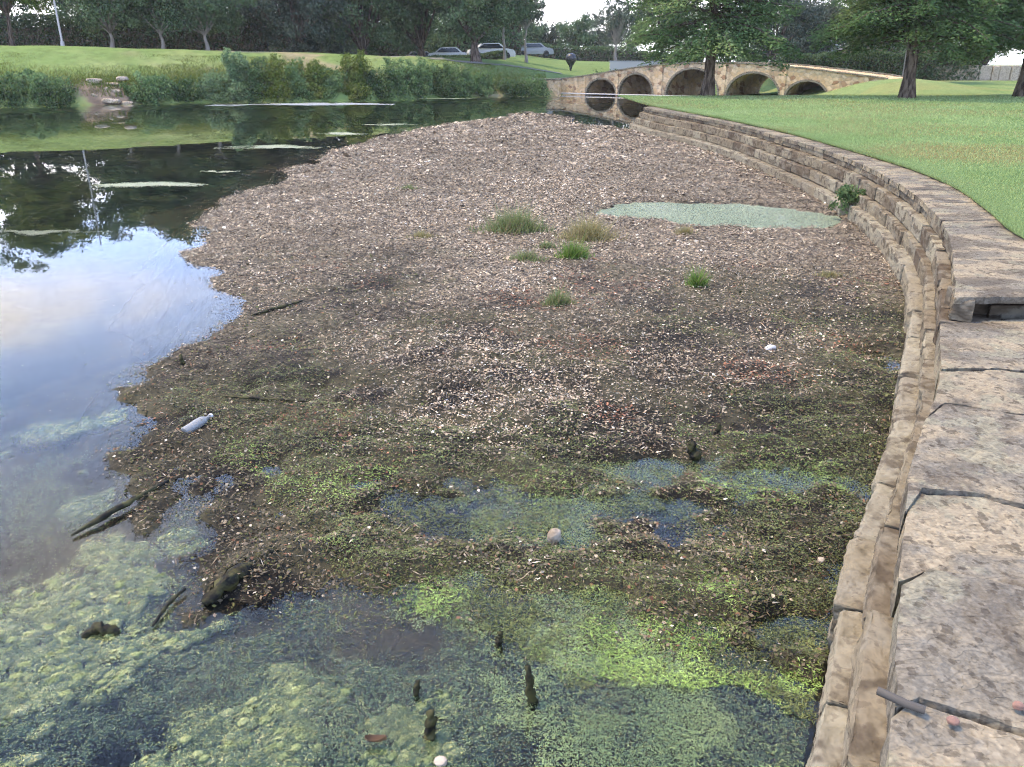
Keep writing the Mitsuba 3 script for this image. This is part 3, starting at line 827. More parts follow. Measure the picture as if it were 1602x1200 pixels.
def hedge(label, x0, y0, x1, y1, zf, h, d, pal, seed, n, leaf=0.2, base='hedge'):
    r = rg(seed)
    t = r.uniform(0, 1, n)
    xx, yy_ = x0 + (x1 - x0) * t, y0 + (y1 - y0) * t
    zb = np.array([zf(a, b) for a, b in zip(np.linspace(x0, x1, 30), np.linspace(y0, y1, 30))])
    hh = h * (0.86 + 0.28 * vfbm(np.c_[xx * 0.7, 0 * xx, 0 * xx], 3, seed))
    zz = np.interp(t, np.linspace(0, 1, 30), zb) + r.uniform(0, 1, n) ** 0.8 * hh
    w = d * (0.5 + 0.5 * vfbm(np.c_[xx * 1.5, zz * 1.5, 0 * xx], 3, seed + 1))
    o = r.uniform(-1, 1, n)
    u = unit(np.array([y1 - y0, x0 - x1]))
    c = np.stack([xx + u[0] * o * w, yy_ + u[1] * o * w, zz], 1)
    tone = vfbm(c * 1.3, 3, seed) + r.normal(0, 0.12, n) - 0.1
    l = leaves(c, r.normal(size=(n, 3)), r.uniform(0.7, 1.4, n) * leaf, r.uniform(0.4, 0.7, n) * leaf, pick(pal, tone, r), r)
    k = thing(base, label, 'hedge')
    add(f'{k}__leaves', l[:2], 'leaf_mat', color=l[2])
    cv_ = []
    for a, b, z_ in zip(np.linspace(x0, x1, 30), np.linspace(y0, y1, 30), zb):
        q = 0.35 * d
        cv_.append([(a - u[0] * q, b - u[1] * q, z_ - 0.2), (a - u[0] * q, b - u[1] * q, z_ + h * 0.75), (a + u[0] * q, b + u[1] * q, z_ + h * 0.75), (a + u[0] * q, b + u[1] * q, z_ - 0.2)])
    add(f'{k}__inner_branches', grid(np.array(cv_)), 'bark_mat')


hedge('long dark clipped hedge behind the row of thin trees on the left', -44.0, 63.0, -18.5, 65.0, ground_left, 2.8, 1.0, G_DARK * 0.6, 61, 30000)
hedge('dark undergrowth behind the parked cars under the big trees', -46.0, 98.0, 1.0, 96.0, ground_left, 4.2, 1.5, G_DARK * 0.8, 64, 34000, 0.28)
hedge('dark ivy covered hedge behind the right end of the bridge', 19.5, 62.5, 34.0, 62.5, lambda a, b: 0.75, 2.0, 1.3, G_DARK * 0.8, 62, 22000)
hedge('low dark shrubs in front of the parked cars', -12.5, 79.5, -0.5, 78.5, ground_left, 0.75, 0.7, G_DARK * 0.9, 65, 7000, 0.2)
hedge('low distant hedge behind the lawn mound and the dark ball', -4.0, 104.0, 24.0, 108.0, ground_left, 1.6, 1.2, G_DARK * 0.8, 63, 12000, 0.25)

for lab, x, y, H, R, pal, sd in [('grey green tree filling the gap right of the long hedge', -18.6, 78.0, 9.0, 4.6, G_GREY, 141), ('dark far tree between the trunks above the meadow', -12.5, 84.0, 9.0, 5.0, G_DARK, 142), ('dark far tree behind the parked silver car', -5.5, 92.0, 9.0, 5.0, G_DARK, 143)]:
    tree('shade_tree', lab, x, y, ground_left(x, y), H, 0.2, R, pal, sd, nc=170, per=95, leaf=0.3, tr=0.25, cr=1.0)
# trees far behind the bridge
far = rg(70)
LAB = ['far dark tree at the left foot of the bright sky gap', 'second far tree under the bright sky gap', 'third far tree under the bright sky gap', 'fourth far tree under the bright sky gap, left of the sparse tree', 'far tree behind the sparse tree', 'far tree just left of the front cypress crown', 'far tree behind the front cypress']
for i, x in enumerate([-2.0, 1.5, 5.0, 8.6, 12.6, 17.0, 22.0]):
    tree('distant_tree', LAB[i], x, 114 + (i % 3) * 4, 2.9, [7.6, 4.6, 4.2, 4.8, 6.0, 7.5, 8.5][i], 0.8, 2.7, G_DARK if i % 2 else G_GREY * 0.8, 80 + i, nc=60, per=70, leaf=0.34, tr=0.2, cr=0.9, group='trees in the far row under the sky gap')
for i, (x, lab) in enumerate([(27.0, 'first far tree behind the small house'), (34.0, 'far tree behind the brick building, left'), (41.0, 'far tree behind the brick building, right'), (48.5, 'far tree behind the right end of the garden wall'), (56.0, 'rightmost far tree behind the garden wall')]):
    tree('distant_tree', lab, x, 108 + (i % 2) * 5, 0.9, 9.5, 0.2, 4.4, G_GREY * 0.8 if i % 2 else G_DARK, 150 + i, nc=90, per=80, leaf=0.36, tr=0.22, cr=1.1)
tree('sparse_tree', 'thin leaved sparse tree against the bright sky left of the front cypress', 9.9, 82.0, 2.2, 7.0, 1.6, 2.5, G_GREY, 90, nc=46, per=55, leaf=0.22, tr=0.14, cr=0.55, bark='pale_bark_mat', fill=0.65)
tree('shade_tree', 'mid green tree behind the left side of the front cypress', 14.6, 84.0, 2.2, 9.0, 1.0, 3.4, G_BUSH, 91, nc=120, per=90, leaf=0.26, cr=0.8)
for lab, x, y, H, th, R, pal, sd in [
        ('grey tree between the two front cypress trees', 22.5, 74.0, 10.0, 0.7, 3.7, G_GREY, 92),
        ('grey green tree behind the small house', 27.2, 79.0, 7.0, 0.8, 3.0, G_GREY, 93),
        ('dark tree behind the left half of the wide cypress', 33.5, 75.0, 11.0, 0.5, 4.9, G_DARK, 94),
        ('pale trunked tree just left of the wide cypress trunk', 26.4, 57.0, 8.0, 2.4, 3.2, G_DARK, 95),
        ('dark tree behind the right half of the wide cypress', 39.8, 72.0, 11.0, 1.0, 5.0, G_DARK, 96),
        ('dark tree behind the cypress at the right edge', 46.5, 72.0, 11.5, 1.2, 5.4, G_DARK, 97),
        ('tree standing behind the right end of the garden wall', 56.0, 70.0, 11.0, 1.0, 5.2, G_GREY, 98), ('broad tree beyond the right edge of the lawn', 65.0, 66.0, 11.0, 1.0, 5.4, G_DARK, 99)]:
    tree('shade_tree', lab, x, y, 0.8 if x > 26 else 1.6, H, th, R, pal, sd, nc=150, per=95, leaf=0.25, tr=0.26, cr=0.8, bark='pale_bark_mat' if sd == 95 else 'bark_mat')
for i, (x, y) in enumerate([(-0.7, 76.0), (1.25, 77.0)]):
    tree('palm_like_tree', ['left of two thin pale trunked trees right of the black trunk', 'right of two thin pale trunked trees right of the black trunk'][i], x, y, ground_left(x, y), 5.2, 2.8, 1.5, G_GREY, 120 + i, nc=40, per=60, leaf=0.25, tr=0.11, cr=0.5, bark='pale_bark_mat')

# ------------------------------------------------------------------ shrubs along the far bank
SH = [(-26.3, 43.8, 1.53), (-25.4, 44.2, 1.65), (-24.3, 44.7, 1.34), (-24.0, 44.5, 0.95), (-19.9, 46.6, 1.5), (-19.7, 47.1, 1.18), (-18.3, 48.0, 1.3), (-17.1, 48.5, 1.5), (-15.9, 48.8, 3.11), (-14.8, 49.1, 2.17), (-13.8, 49.4, 2.45),
      (-12.8, 49.7, 2.24), (-11.6, 50.1, 2.07), (-10.7, 50.3, 1.48), (-9.4, 50.7, 2.46), (-8.3, 51.6, 1.72), (-7.1, 52.8, 2.08), (-6.0, 53.9, 2.2), (-4.6, 55.2, 1.9), (-3.4, 56.2, 1.7), (-2.2, 57.0, 1.42), (-0.3, 58.0, 0.92), (1.2, 58.6, 1.0)]
ORD = ['first', 'second', 'third', 'fourth', 'fifth', 'sixth', 'seventh', 'eighth', 'ninth', 'tenth', 'eleventh', 'twelfth', 'thirteenth', 'fourteenth']
for i, (x, y, h) in enumerate(SH):
    r = rg(200 + i)
    if i == 8:
        lab = 'tallest pale green bush rising above the far bank crest'
    elif i < 4:
        lab = f'{ORD[i]} bush from the left at the water, left of the pale rock slab'
    elif i < 8:
        lab = f'{ORD[i - 4]} bush right of the pale rock slab on the far bank'
    elif i < 21:
        lab = f'{ORD[i - 9]} bush right of the tallest bush along the far water edge'
    else:
        lab = ['low dark bush on the bank left of the wing wall', 'small bush beside the wing wall of the bridge'][i - 21]
    k = thing('bush', lab, 'bush', 'bushes along the far bank')
    w = {8: 0.62}.get(i, 0.85 + 0.25 * r.uniform())
    pal = (G_BUSH * 1.1 + G_GREY * 0.55) if i in (8, 7) else (G_BUSH * 1.35 if i % 3 else G_BUSH * 0.9)
    if i in (10, 12, 14):
        pal = G_YEL * 1.15
    z0 = max(ground_left(x, y), 0.0)
    h = h * (1.12 if 8 < i < 20 else 1.0)
    lf, cs = clumped((x, y, h * 0.5), (w, 0.8, h * 0.5), 62, 62, 0.15, pal, r, 0.66, 0.33, 0.95)
    # trailing skirt down to the water
    lf2, _ = clumped((x + r.normal(0, 0.2), y - 0.75, 0.42), (w * 1.1, 0.55, 0.55), 40, 60, 0.14, pal * 0.8, r, 0.7, 0.33, 0.85)
    vv, ff, cc = join([lf, lf2])
    add(f'{k}__foliage', (vv, ff), 'leaf_mat', color=cc)
    st = [tube(np.linspace([x + r.normal(0, .15), y, z0 - 0.2], cs[j], 4), [0.03, 0.025, 0.015, 0.008], 5) for j in r.choice(len(cs), 7, replace=False)]
    vv, ff, _ = join(st)
    add(f'{k}__stem', (vv, ff), 'bark_mat')

# tall meadow grass on the bank slope
r = rg(301)
n = 52000
x = r.uniform(-34, 2.5, n)
t = r.uniform(0.2, 6.5, n)
y = edge_y(x) + t
keep = (n2(x, y, 0.5, 12) + 0.25 * sst(6, 0, t)) > 0.42
x, y, t = x[keep], y[keep], t[keep]
b = np.stack([x, y, bank_z(x, y, t) - 0.02], 1)
hh = r.uniform(0.12, 0.42, len(x)) * (0.25 + sst(5.5, 1.5, t))
v, f, c = blades(b, hh, 0.035, 0.35, pick(np.vstack([G_YEL, [(0.3, 0.28, 0.13)]]), n2(x, y, 0.6, 15) + r.normal(0, 0.15, len(x)), r), r)
add('meadow_grass', (v, f), 'leaf_mat', 'tall rough meadow grass on the far bank slope', 'grass', kind='stuff', color=c)

# limestone ledges on the far bank
RK = [(-23.0, 45.7, 0.95, 0.9, 0.3, 'wide flat ledge stone left of the broad pinkish ledge'), (-21.7, 46.0, 1.0, 0.8, 0.3, 'square ledge stone right of the broad pinkish ledge'), (-22.9, 45.4, 0.62, 0.8, 0.28, 'middle ledge stone in the lower row on the far bank'), (-21.4, 45.6, 0.62, 0.7, 0.28, 'right ledge stone in the lower row on the far bank'), (-20.8, 45.9, 0.55, 0.6, 0.25, 'low ledge stone just above the pale slab'), (-22.6, 45.9, 1.15, 0.9, 0.35, 'broad pinkish ledge stone high on the far bank'), (-22.0, 45.6, 0.75, 0.8, 0.3, 'pinkish ledge stone under the broad ledge on the far bank'), (-21.2, 46.2, 1.25, 0.7, 0.3, 'small pinkish stone at the right end of the ledges on the far bank'),
      (-23.3, 45.2, 0.85, 0.6, 0.3, 'stone at the left end of the ledges on the far bank'), (-21.4, 44.9, 0.16, 1.1, 0.35, 'pale slab of rock at the far water edge below the ledges'), (-20.7, 45.2, 0.06, 0.7, 0.2, 'small flat pale rock right of the pale slab at the water'),
      (-22.4, 45.0, 0.42, 0.7, 0.3, 'dull brown stone left of the pale slab on the far bank'), (-20.2, 46.5, 0.85, 0.5, 0.25, 'single light stone between bushes right of the ledges')]
for x, y, z, L, h, lab in RK:
    r = rg(int(abs(x) * 100))
    L, h = L * 0.85, h * 0.8
    p = r.normal(size=(26, 3)); p = unit(p) * [L / 2, L * 0.4, h / 2] * 1.25
    p = np.clip(p, [-L / 2, -L * 0.35, -h / 2], [L / 2, L * 0.35, h / 2]) + [x, y, z]
    add('bank_rock', hull(p), 'pale_stone_mat', lab, 'rock', 'limestone rocks on the far bank')

# ------------------------------------------------------------------ small far things
zb = ground_left(5.16, 75.0)
k = thing('ball_sculpture', 'dark ball on a tapered stand on the lawn mound behind the bridge', 'sculpture')
sp = trimesh.creation.icosphere(3, 0.47)
v = np.array(sp.vertices) + [5.16, 75, zb + 0.97]
flat('ball_dark', (0.03, 0.03, 0.035), 0.35)
add(f'{k}__ball', (v, np.array(sp.faces)), 'ball_dark', smooth=True)
add(f'{k}__stand', tube([(5.16, 75, zb - 0.1), (5.16, 75, zb + 0.1), (5.16, 75, zb + 0.4), (5.16, 75, zb + 0.62)], [0.06, 0.08, 0.17, 0.34], 12), 'ball_dark')

k = thing('light_pole', 'thin pale pole between the far left trees', 'pole')
zp = ground_left(-29.2, 56.0)
add(f'{k}__shaft', tube([(-29.2, 56, zp - 0.2), (-29.2, 56, zp + 3), (-29.25, 56, zp + 7)], [0.07, 0.06, 0.045], 8), 'pole_metal')
add(f'{k}__base', tube([(-29.2, 56, zp - 0.1), (-29.2, 56, zp + 0.35)], [0.14, 0.12], 8), 'pole_metal')
for i, x in enumerate([5.2, 9.4]):
    k = thing('tall_mast', ['left of two thin masts against the bright sky gap', 'right of two thin masts against the bright sky gap'][i], 'mast')
    add(f'{k}__shaft', tube([(x, 150, 0.4), (x, 150, 9), (x, 150, 19)], [0.12, 0.09, 0.05], 6), 'pole_metal')
    add(f'{k}__cross_arm', tube([(x - 0.9, 150, 17.5), (x + 0.9, 150, 17.5)], [0.05, 0.05], 6), 'pole_metal')
    add(f'{k}__base', tube([(x, 150, 0.3), (x, 150, 1.0)], [0.25, 0.22], 8), 'pole_metal')


def car(label, x, y, rot, paint, seed):
    k = thing('parked_car', label, 'car', 'cars parked under the far trees')
    z = ground_left(x, y) + 0.02
    M = np.array([[math.cos(rot), -math.sin(rot), 0], [math.sin(rot), math.cos(rot), 0], [0, 0, 1]])
    put = lambda v_: v_ @ M.T + [x, y, z]
    body = Polygon([(-2.2, 0.25), (-2.25, 0.6), (-2.1, 0.88), (-1.5, 0.95), (-0.9, 1.42), (0.7, 1.45), (1.25, 1.0), (2.05, 0.86), (2.22, 0.6), (2.2, 0.25)]).buffer(-0.06).buffer(0.06)
    m_ = trimesh.creation.extrude_polygon(body, 1.7, engine='earcut')
    v_ = np.array(m_.vertices)[:, [0, 2, 1]] - [0, 0.85, 0]
    v_[:, 1] *= 1 - 0.16 * np.clip((v_[:, 2] - 0.9) / 0.5, 0, 1)
    add(f'{k}__body', (put(v_), np.array(m_.faces)[:, ::-1]), paint)
    win = Polygon([(-1.35, 0.98), (-0.85, 1.34), (0.62, 1.36), (1.05, 1.0)])
    for sgn in (-1, 1):
        m_ = trimesh.creation.extrude_polygon(win, 0.02, engine='earcut')
        v_ = np.array(m_.vertices)[:, [0, 2, 1]]
        v_[:, 1] = v_[:, 1] - 0.01 + sgn * 0.86 * (1 - 0.16 * np.clip((v_[:, 2] - 0.9) / 0.5, 0, 1))
        add(f'{k}__window', (put(v_), np.array(m_.faces)), 'dark_glass')
    for wx in (-1.35, 1.35):
        for wy in (-0.8, 0.8):
            m_ = trimesh.creation.cylinder(0.32, 0.2, sections=16)
            v_ = np.array(m_.vertices)[:, [0, 2, 1]] + [wx, wy, 0.32]
            add(f'{k}__wheel', (put(v_), np.array(m_.faces)), 'rubber')


car('silver car between tree trunks left of the black trunk', -9.6, 90.0, 0.15, 'silver_paint', 2)
car('white car just left of the thick black trunk', -6.4, 88.0, 0.1, 'white_paint', 3)
car('white car half hidden right of the thick black trunk', -2.0, 82.0, 0.2, 'white_paint', 4)
car('silver car far behind the lawn mound left of the dark ball', 2.6, 100.0, 0.0, 'silver_paint', 5)

# house between the cypress trees
k = thing('house', 'grey gabled house with white trim seen between the cypress trees', 'house')
hx, hy, hz = 31.4, 90.0, 1.0
g = Polygon([(-2.6, 0), (2.6, 0), (2.6, 2.6), (0, 4.6), (-2.6, 2.6)])
m = trimesh.creation.extrude_polygon(g, 6, engine='earcut')
v = np.array(m.vertices)[:, [0, 2, 1]] + [hx, hy, hz]
add(f'{k}__wall', (v, np.array(m.faces)[:, ::-1]), 'grey_wall')
for sgn in (-1, 1):
    rf = np.array([(0, 0, 4.62), (sgn * 3.0, 0, 2.32), (0, 0, 4.82), (sgn * 3.0, 0, 2.5)])
    P = np.vstack([rf + [0, -0.3, 0], rf + [0, 6.3, 0]]) + [hx, hy, hz]
    add(f'{k}__roof', hull(P), 'roof_dark')
    tr_ = np.array([(0, 0, 4.5), (sgn * 3.0, 0, 2.2), (0, 0, 4.76), (sgn * 3.0, 0, 2.46)])
    P = np.vstack([tr_ + [0, -0.42, 0], tr_ + [0, -0.32, 0]]) + [hx, hy, hz]
    add(f'{k}__gable_trim', hull(P), 'white_paint')
for wx, wz in ((-1.3, 1.2), (0.9, 1.2), (-0.1, 2.9)):
    wk = add(f'{k}__window', box(hx + wx - 0.45, hx + wx + 0.45, hy - 0.06, hy + 0.02, hz + wz - 0.55, hz + wz + 0.55), 'dark_glass')
    fr = join([box(hx + wx - 0.53, hx + wx - 0.455, hy - 0.09, hy, hz + wz - 0.6, hz + wz + 0.6), box(hx + wx + 0.455, hx + wx + 0.53, hy - 0.09, hy, hz + wz - 0.6, hz + wz + 0.6), box(hx + wx - 0.03, hx + wx + 0.03, hy - 0.1, hy, hz + wz - 0.55, hz + wz + 0.55)])
    scene[wk + '__frame'] = ply(fr[:2], 'white_paint')
k = thing('brick_building', 'tan building glimpsed under the wide cypress', 'building')
add(f'{k}__wall', box(33.0, 41.0, 80.0, 86.0, 0.5, 3.3), 'tan_wall')
add(f'{k}__roof', hull(np.array([(32.6, 79.6, 3.3), (41.4, 79.6, 3.3), (32.6, 86.4, 3.3), (41.4, 86.4, 3.3), (34.5, 83, 4.6), (39.5, 83, 4.6)])), 'roof_dark')
for wx in (34.5, 36.6, 38.7):
    add(f'{k}__window', box(wx, wx + 0.9, 79.95, 80.02, 1.5, 2.7), 'dark_glass')
# pale stone wall at the far right
k = thing('garden_wall', 'pale tan stone garden wall on the far right of the lawn', 'wall')
r = rg(17)
x = 30.6
while x < 40.5:
    L = r.uniform(0.5, 0.9)
    y = 62.0 - 0.06 * (x - 30)
    vv, ff = chamfer_box(np.array([x, y + r.normal(0, 0.03)]), np.array([1.0, -0.06]), np.array([0.06, 1.0]), L - 0.03, 0.4, 0.4, 1.9 + r.normal(0, 0.04), 0.04, 0.015, r)
    add(f'{k}__stone_panel', (vv, ff), 'pale_stone_mat')
    x += L
k = thing('low_wall', 'low grey wall at the right end of the lawn mound behind the bridge', 'wall')
zz = ground_left(10.5, 82.0)
add(f'{k}__wall', box(9.3, 14.0, 81.0, 81.4, zz - 0.5, zz + 0.75), 'pole_metal')
add(f'{k}__coping', box(9.25, 14.05, 80.95, 81.45, zz + 0.753, zz + 0.83), 'grey_wall')

# ------------------------------------------------------------------ the flat: litter, algae, duckweed, water weed
def cone(n, y0, y1, r, power=1.0):
    y_ = np.exp(r.uniform(math.log(y0), math.log(y1), n))
    hw = 0.62 * (0.93 * y_ + 0.75) + 0.5
    return r.uniform(-1, 1, n) * hw, y_


r = rg(401)
N = 860000
x, y = cone(N, 1.55, 36.0, r)
inside = (x < np.where(y < 27.2, lip_x(y) - 0.01, 3.6 - (y - 27.2) * 0.12))
x, y = x[inside], y[inside]
z = mud_z(x, y)
pool_in = sdist(POOL, x, y)
edge_ok = z > np.where(y > 5, -0.022, -0.004) + r.normal(0, 0.008, len(x))
edge_ok &= ~((pool_in > -0.2) & (z < 0.004))
x, y, z = x[edge_ok], y[edge_ok], z[edge_ok]
n = len(x)
zone = y + (n2(x, y, 0.8, 20) - 0.5) * 5.0 + (n2(x, y, 4.0, 21) - 0.5) * 1.5          # far = dry
zone = zone + 2.6 * np.exp(-((x - 0.1) / 1.25) ** 2 - ((y - 5.0) / 1.5) ** 2) * (0.5 + n2(x, y, 1.5, 22, 3)) - 1.6 * sst(-0.9, -1.9, x) * sst(7.5, 5.5, y)
dry = sst(4.6, 8.6, zone)
keep = r.uniform(size=n) < (0.50 + 0.5 * dry) * (0.62 + 0.38 * sst(0.36, 0.55, n2(x, y, 2.6, 36, 4)))
x, y, z, dry, zone = x[keep], y[keep], z[keep], dry[keep], zone[keep]
n = len(x)
PAL_DRY = np.array([(0.26, 0.205, 0.15), (0.33, 0.265, 0.20), (0.15, 0.112, 0.08), (0.235, 0.185, 0.145), (0.085, 0.064, 0.048), (0.44, 0.37, 0.29), (0.27, 0.20, 0.135), (0.58, 0.52, 0.44), (0.04, 0.032, 0.026)])  # the palest tone paints white sparkle glints onto a few bits
PW_DRY = [0.17, 0.10, 0.19, 0.13, 0.16, 0.06, 0.08, 0.02, 0.09]
PAL_WET = np.array([(0.085, 0.075, 0.055), (0.05, 0.045, 0.034), (0.14, 0.115, 0.085), (0.20, 0.16, 0.125), (0.10, 0.10, 0.04), (0.30, 0.25, 0.2), (0.16, 0.085, 0.055), (0.52, 0.48, 0.44), (0.07, 0.08, 0.03)])  # here too the palest tone colours a few bits as wet glints
PW_WET = [0.22, 0.2, 0.16, 0.12, 0.08, 0.05, 0.06, 0.015, 0.095]
PAL_DRY = PAL_DRY * [1.28, 1.32, 1.27]
PAL_WET = PAL_WET * [1.02, 1.0, 0.86]
cd = PAL_DRY[r.choice(9, n, p=PW_DRY)]
cw = PAL_WET[r.choice(9, n, p=PW_WET)]
pick_dry = (r.uniform(size=n) < dry)[:, None]
col = np.where(pick_dry, cd, cw)
red = sst(0.60, 0.72, n2(x, y, 1.6, 33)) * sst(9.5, 6, y) * sst(3.2, 4.2, y)
col = np.where((r.uniform(size=n) < red * 0.38)[:, None], np.array([0.21, 0.10, 0.06]) * r.uniform(0.5, 1.5, (n, 1)), col)
tint = (n2(x, y, 0.45, 35) - 0.5)[:, None]
col = np.clip(col * (1 + r.normal(0, 0.18, (n, 1))) * (1 + 0.9 * tint * [1, 1, 1.05]) * (1 + 0.9 * (n2(x, y, 2.2, 37, 3) - 0.5))[:, None], 0.01, 0.85)
sz = np.maximum(0.005 + 0.018 * r.uniform(0, 1, n) ** 2, 0.0018 * y * r.lognormal(0, 0.4, n))
long = r.uniform(size=n) < 0.26
az = r.uniform(0, 2 * PI, n)
a = np.stack([np.cos(az), np.sin(az), r.normal(0, 0.3, n)], 1)
b = unit(np.cross(unit(a), np.stack([r.normal(0, .62, n), r.normal(0, .62, n), np.ones(n)], 1)))
lump = np.maximum(n2(x, y, 8.0, 41) - 0.45, 0) * 0.05
c = np.stack([x, y, np.maximum(z, -0.002) + lump + np.abs(r.normal(0, 0.011, n))], 1)
v, f, cc = leaves(c, a, np.where(long, sz * 2.8, sz * 1.1), np.where(long, sz * 0.28, sz * 0.75), col, r, b)
add('plant_litter', (v, f), 'litter_mat', 'dead brown and tan water plant litter covering the mud flat', 'plant litter', kind='stuff', color=cc)

LIME = [(0.55, 2.42, 0.26, 0.12, 1.0), (0.28, 2.30, 0.16, 0.10, 0.9), (0.83, 2.66, 0.14, 0.16, 0.7), (1.0, 2.16, 0.09, 0.08, 1.0), (-0.28, 2.68, 0.14, 0.10, 0.8), (1.24, 3.45, 0.22, 0.22, 0.6), (1.62, 3.62, 0.12, 0.2, 0.8), (0.1, 3.55, 0.25, 0.25, 0.45), (2.45, 5.35, 0.2, 0.2, 0.5), (2.2, 6.1, 0.3, 0.4, 0.35), (-0.9, 2.95, 0.25, 0.12, 0.35), (-1.15, 3.5, 0.4, 0.3, 0.25)]
# olive and lime algae threads on the wet near part
r = rg(402)
N = 560000
x, y = cone(N, 1.5, 9.5, r)
m = x < lip_x(y) - 0.005
x, y = x[m], y[m]
z = mud_z(x, y)
sd = sdist(SHORE, x, y)
g1 = n2(x, y, 1.5, 51, 4) + 0.5 * (n2(x, y, 5.0, 52, 3) - 0.5)
w = np.interp(y, [1.5, 2.6, 3.6, 4.6, 6, 9.5], [0.06, 0.15, 0.13, -0.01, -0.10, -0.20]) + 0.17 * sst(1.2, 2.4, x) * sst(7.2, 5.8, y) - 0.10 * np.exp(-((x - 0.1) / 1.2) ** 2 - ((y - 4.9) / 1.2) ** 2) - 0.30 * sst(-0.10, -0.5, sd) - 0.4 * sst(-0.4, -0.9, x + 0.9 * (y - 2.75))
for ex, ey, e1, e2, es in LIME:
    w = w + 0.26 * es * sst(1.2, 0.5, np.hypot((x - ex) / e1, (y - ey) / e2) + 1.4 * (n2(x, y, 6.0, 60, 4) - 0.5))
m = (g1 + w > 0.50 + r.normal(0, 0.03, len(x))) & (z > -0.10)
x, y, z, g1 = x[m], y[m], z[m], g1[m]
n = len(x)
lime = sst(0.58, 0.70, n2(x, y, 1.3, 55, 3) + 0.25 * (n2(x, y, 6.0, 56) - 0.5)) * sst(4.6, 3.2, y)
OL = np.array([(0.030, 0.036, 0.012), (0.070, 0.086, 0.026), (0.13, 0.155, 0.046), (0.20, 0.23, 0.075)])
LI = np.array([(0.115, 0.18, 0.04), (0.195, 0.295, 0.065), (0.28, 0.40, 0.095), (0.37, 0.50, 0.15)])
for ex, ey, e1, e2, es in LIME:
    lime = np.maximum(lime, 0.85 * es * sst(1.1, 0.45, np.hypot((x - ex) / e1, (y - ey) / e2) + 1.6 * (n2(x, y, 5.5, 59, 4) - 0.5)))
t_ = n2(x, y, 9.0, 57) + r.normal(0, 0.22, n)
col = np.where((r.uniform(size=n) < lime)[:, None], pick(LI, t_, r, 0.2), pick(OL, t_, r, 0.25))
lump = np.maximum(n2(x, y, 6.0, 58) - 0.42, 0) * 0.10
az = r.uniform(0, 2 * PI, n)
a = np.stack([np.cos(az), np.sin(az), r.normal(0, 0.35, n)], 1)
b = unit(np.cross(unit(a), np.stack([r.normal(0, .5, n), r.normal(0, .5, n), np.ones(n)], 1)))
c = np.stack([x, y, np.maximum(z, -0.004) + lump + np.abs(r.normal(0, 0.004, n))], 1)
v, f, cc = leaves(c, a, r.uniform(0.007, 0.024, n), r.uniform(0.002, 0.0046, n), col, r, b)
add('algae', (v, f), 'wet_algae_mat', 'wet olive and lime green algae over the near mud and water', 'algae', kind='stuff', color=cc)

# loose bits of litter and weed adrift off the rim of the mat
r = rg(406)
x, y = cone(420000, 1.6, 30.0, r)
m = x < np.where(y < 27.2, lip_x(y) - 0.02, 3.4)
x, y = x[m], y[m]
sd = sdist(SHORE, x, y) + (n2(x, y, 1.3, 18, 4) - 0.5) * 1.2 * np.clip(y / 8, 0.5, 1.2)
pr_ = np.exp(-np.abs(np.minimum(sd, 0)) / (0.10 + 0.016 * y)) * sst(0.36, 0.58, n2(x, y, 3.5, 19, 4)) * 0.55
mz = mud_z(x, y)
m = (r.uniform(size=len(x)) < pr_) & (mz < -0.004) & (sdist(POOL, x, y) < -0.3)
x, y = x[m], y[m]
n = len(x)
gr = (r.uniform(size=n) < 0.55 * sst(6.5, 4.0, y))[:, None]
col = np.where(gr, pick(OL, r.uniform(0.2, 1, n), r, 0.2), PAL_WET[r.choice(9, n, p=PW_WET)] * r.uniform(0.7, 1.4, (n, 1)))
az = r.uniform(0, 2 * PI, n)
a = np.stack([np.cos(az), np.sin(az), r.normal(0, 0.12, n)], 1)
b = unit(np.cross(unit(a), np.stack([r.normal(0, .25, n), r.normal(0, .25, n), np.ones(n)], 1)))
sz = np.maximum(r.uniform(0.003, 0.010, n), 0.0016 * y * r.lognormal(0, 0.4, n))
v, f, cc = leaves(np.stack([x, y, 0.003 + r.uniform(0, 0.004, n)], 1), a, sz * r.uniform(1, 2.4, n), sz * 0.5, col, r, b)
add('floating_litter', (v, f), 'litter_mat', 'loose brown and green bits drifting off the rim of the mud flat', 'plant litter', kind='stuff', color=cc)

# duckweed
r = rg(403)
N = 520000
x, y = cone(N, 1.45, 4.6, r)
m = x < lip_x(y) - 0.005
x, y = x[m], y[m]
z = mud_z(x, y)
g = n2(x, y, 1.9, 61, 4) + 0.35 * (n2(x, y, 11.0, 62, 3) - 0.5)
dens = sst(0.49, 0.60, g + np.interp(y, [1.5, 2.6, 3.6, 4.6], [0.03, 0.05, 0.0, -0.14]) - 0.34 * sst(0.1, -0.9, x + 0.25 * (y - 2.2)))
m = (r.uniform(size=len(x)) < dens) & (z < 0.012)
x, y, z = x[m], y[m], z[m]
n = len(x)
DW = np.array([(0.095, 0.14, 0.07), (0.15, 0.215, 0.095), (0.22, 0.30, 0.125), (0.32, 0.39, 0.20)])
tone = n2(x, y, 2.5, 63, 3) + r.normal(0, 0.16, n)
col = pick(DW, tone, r, 0.15)
az = r.uniform(0, 2 * PI, n)
a = np.stack([np.cos(az), np.sin(az), 0 * az], 1)
b = np.stack([-np.sin(az), np.cos(az), r.normal(0, 0.12, n)], 1)
c = np.stack([x, y, np.maximum(z, 0) + 0.003 + r.uniform(0, 0.003, n)], 1)
v, f, cc = leaves(c, a, r.uniform(0.0028, 0.0055, n), r.uniform(0.0026, 0.0048, n), col, r, b)
add('duckweed', (v, f), 'wet_algae_mat', 'pale green duckweed floating on the near water', 'duckweed', kind='stuff', color=cc)

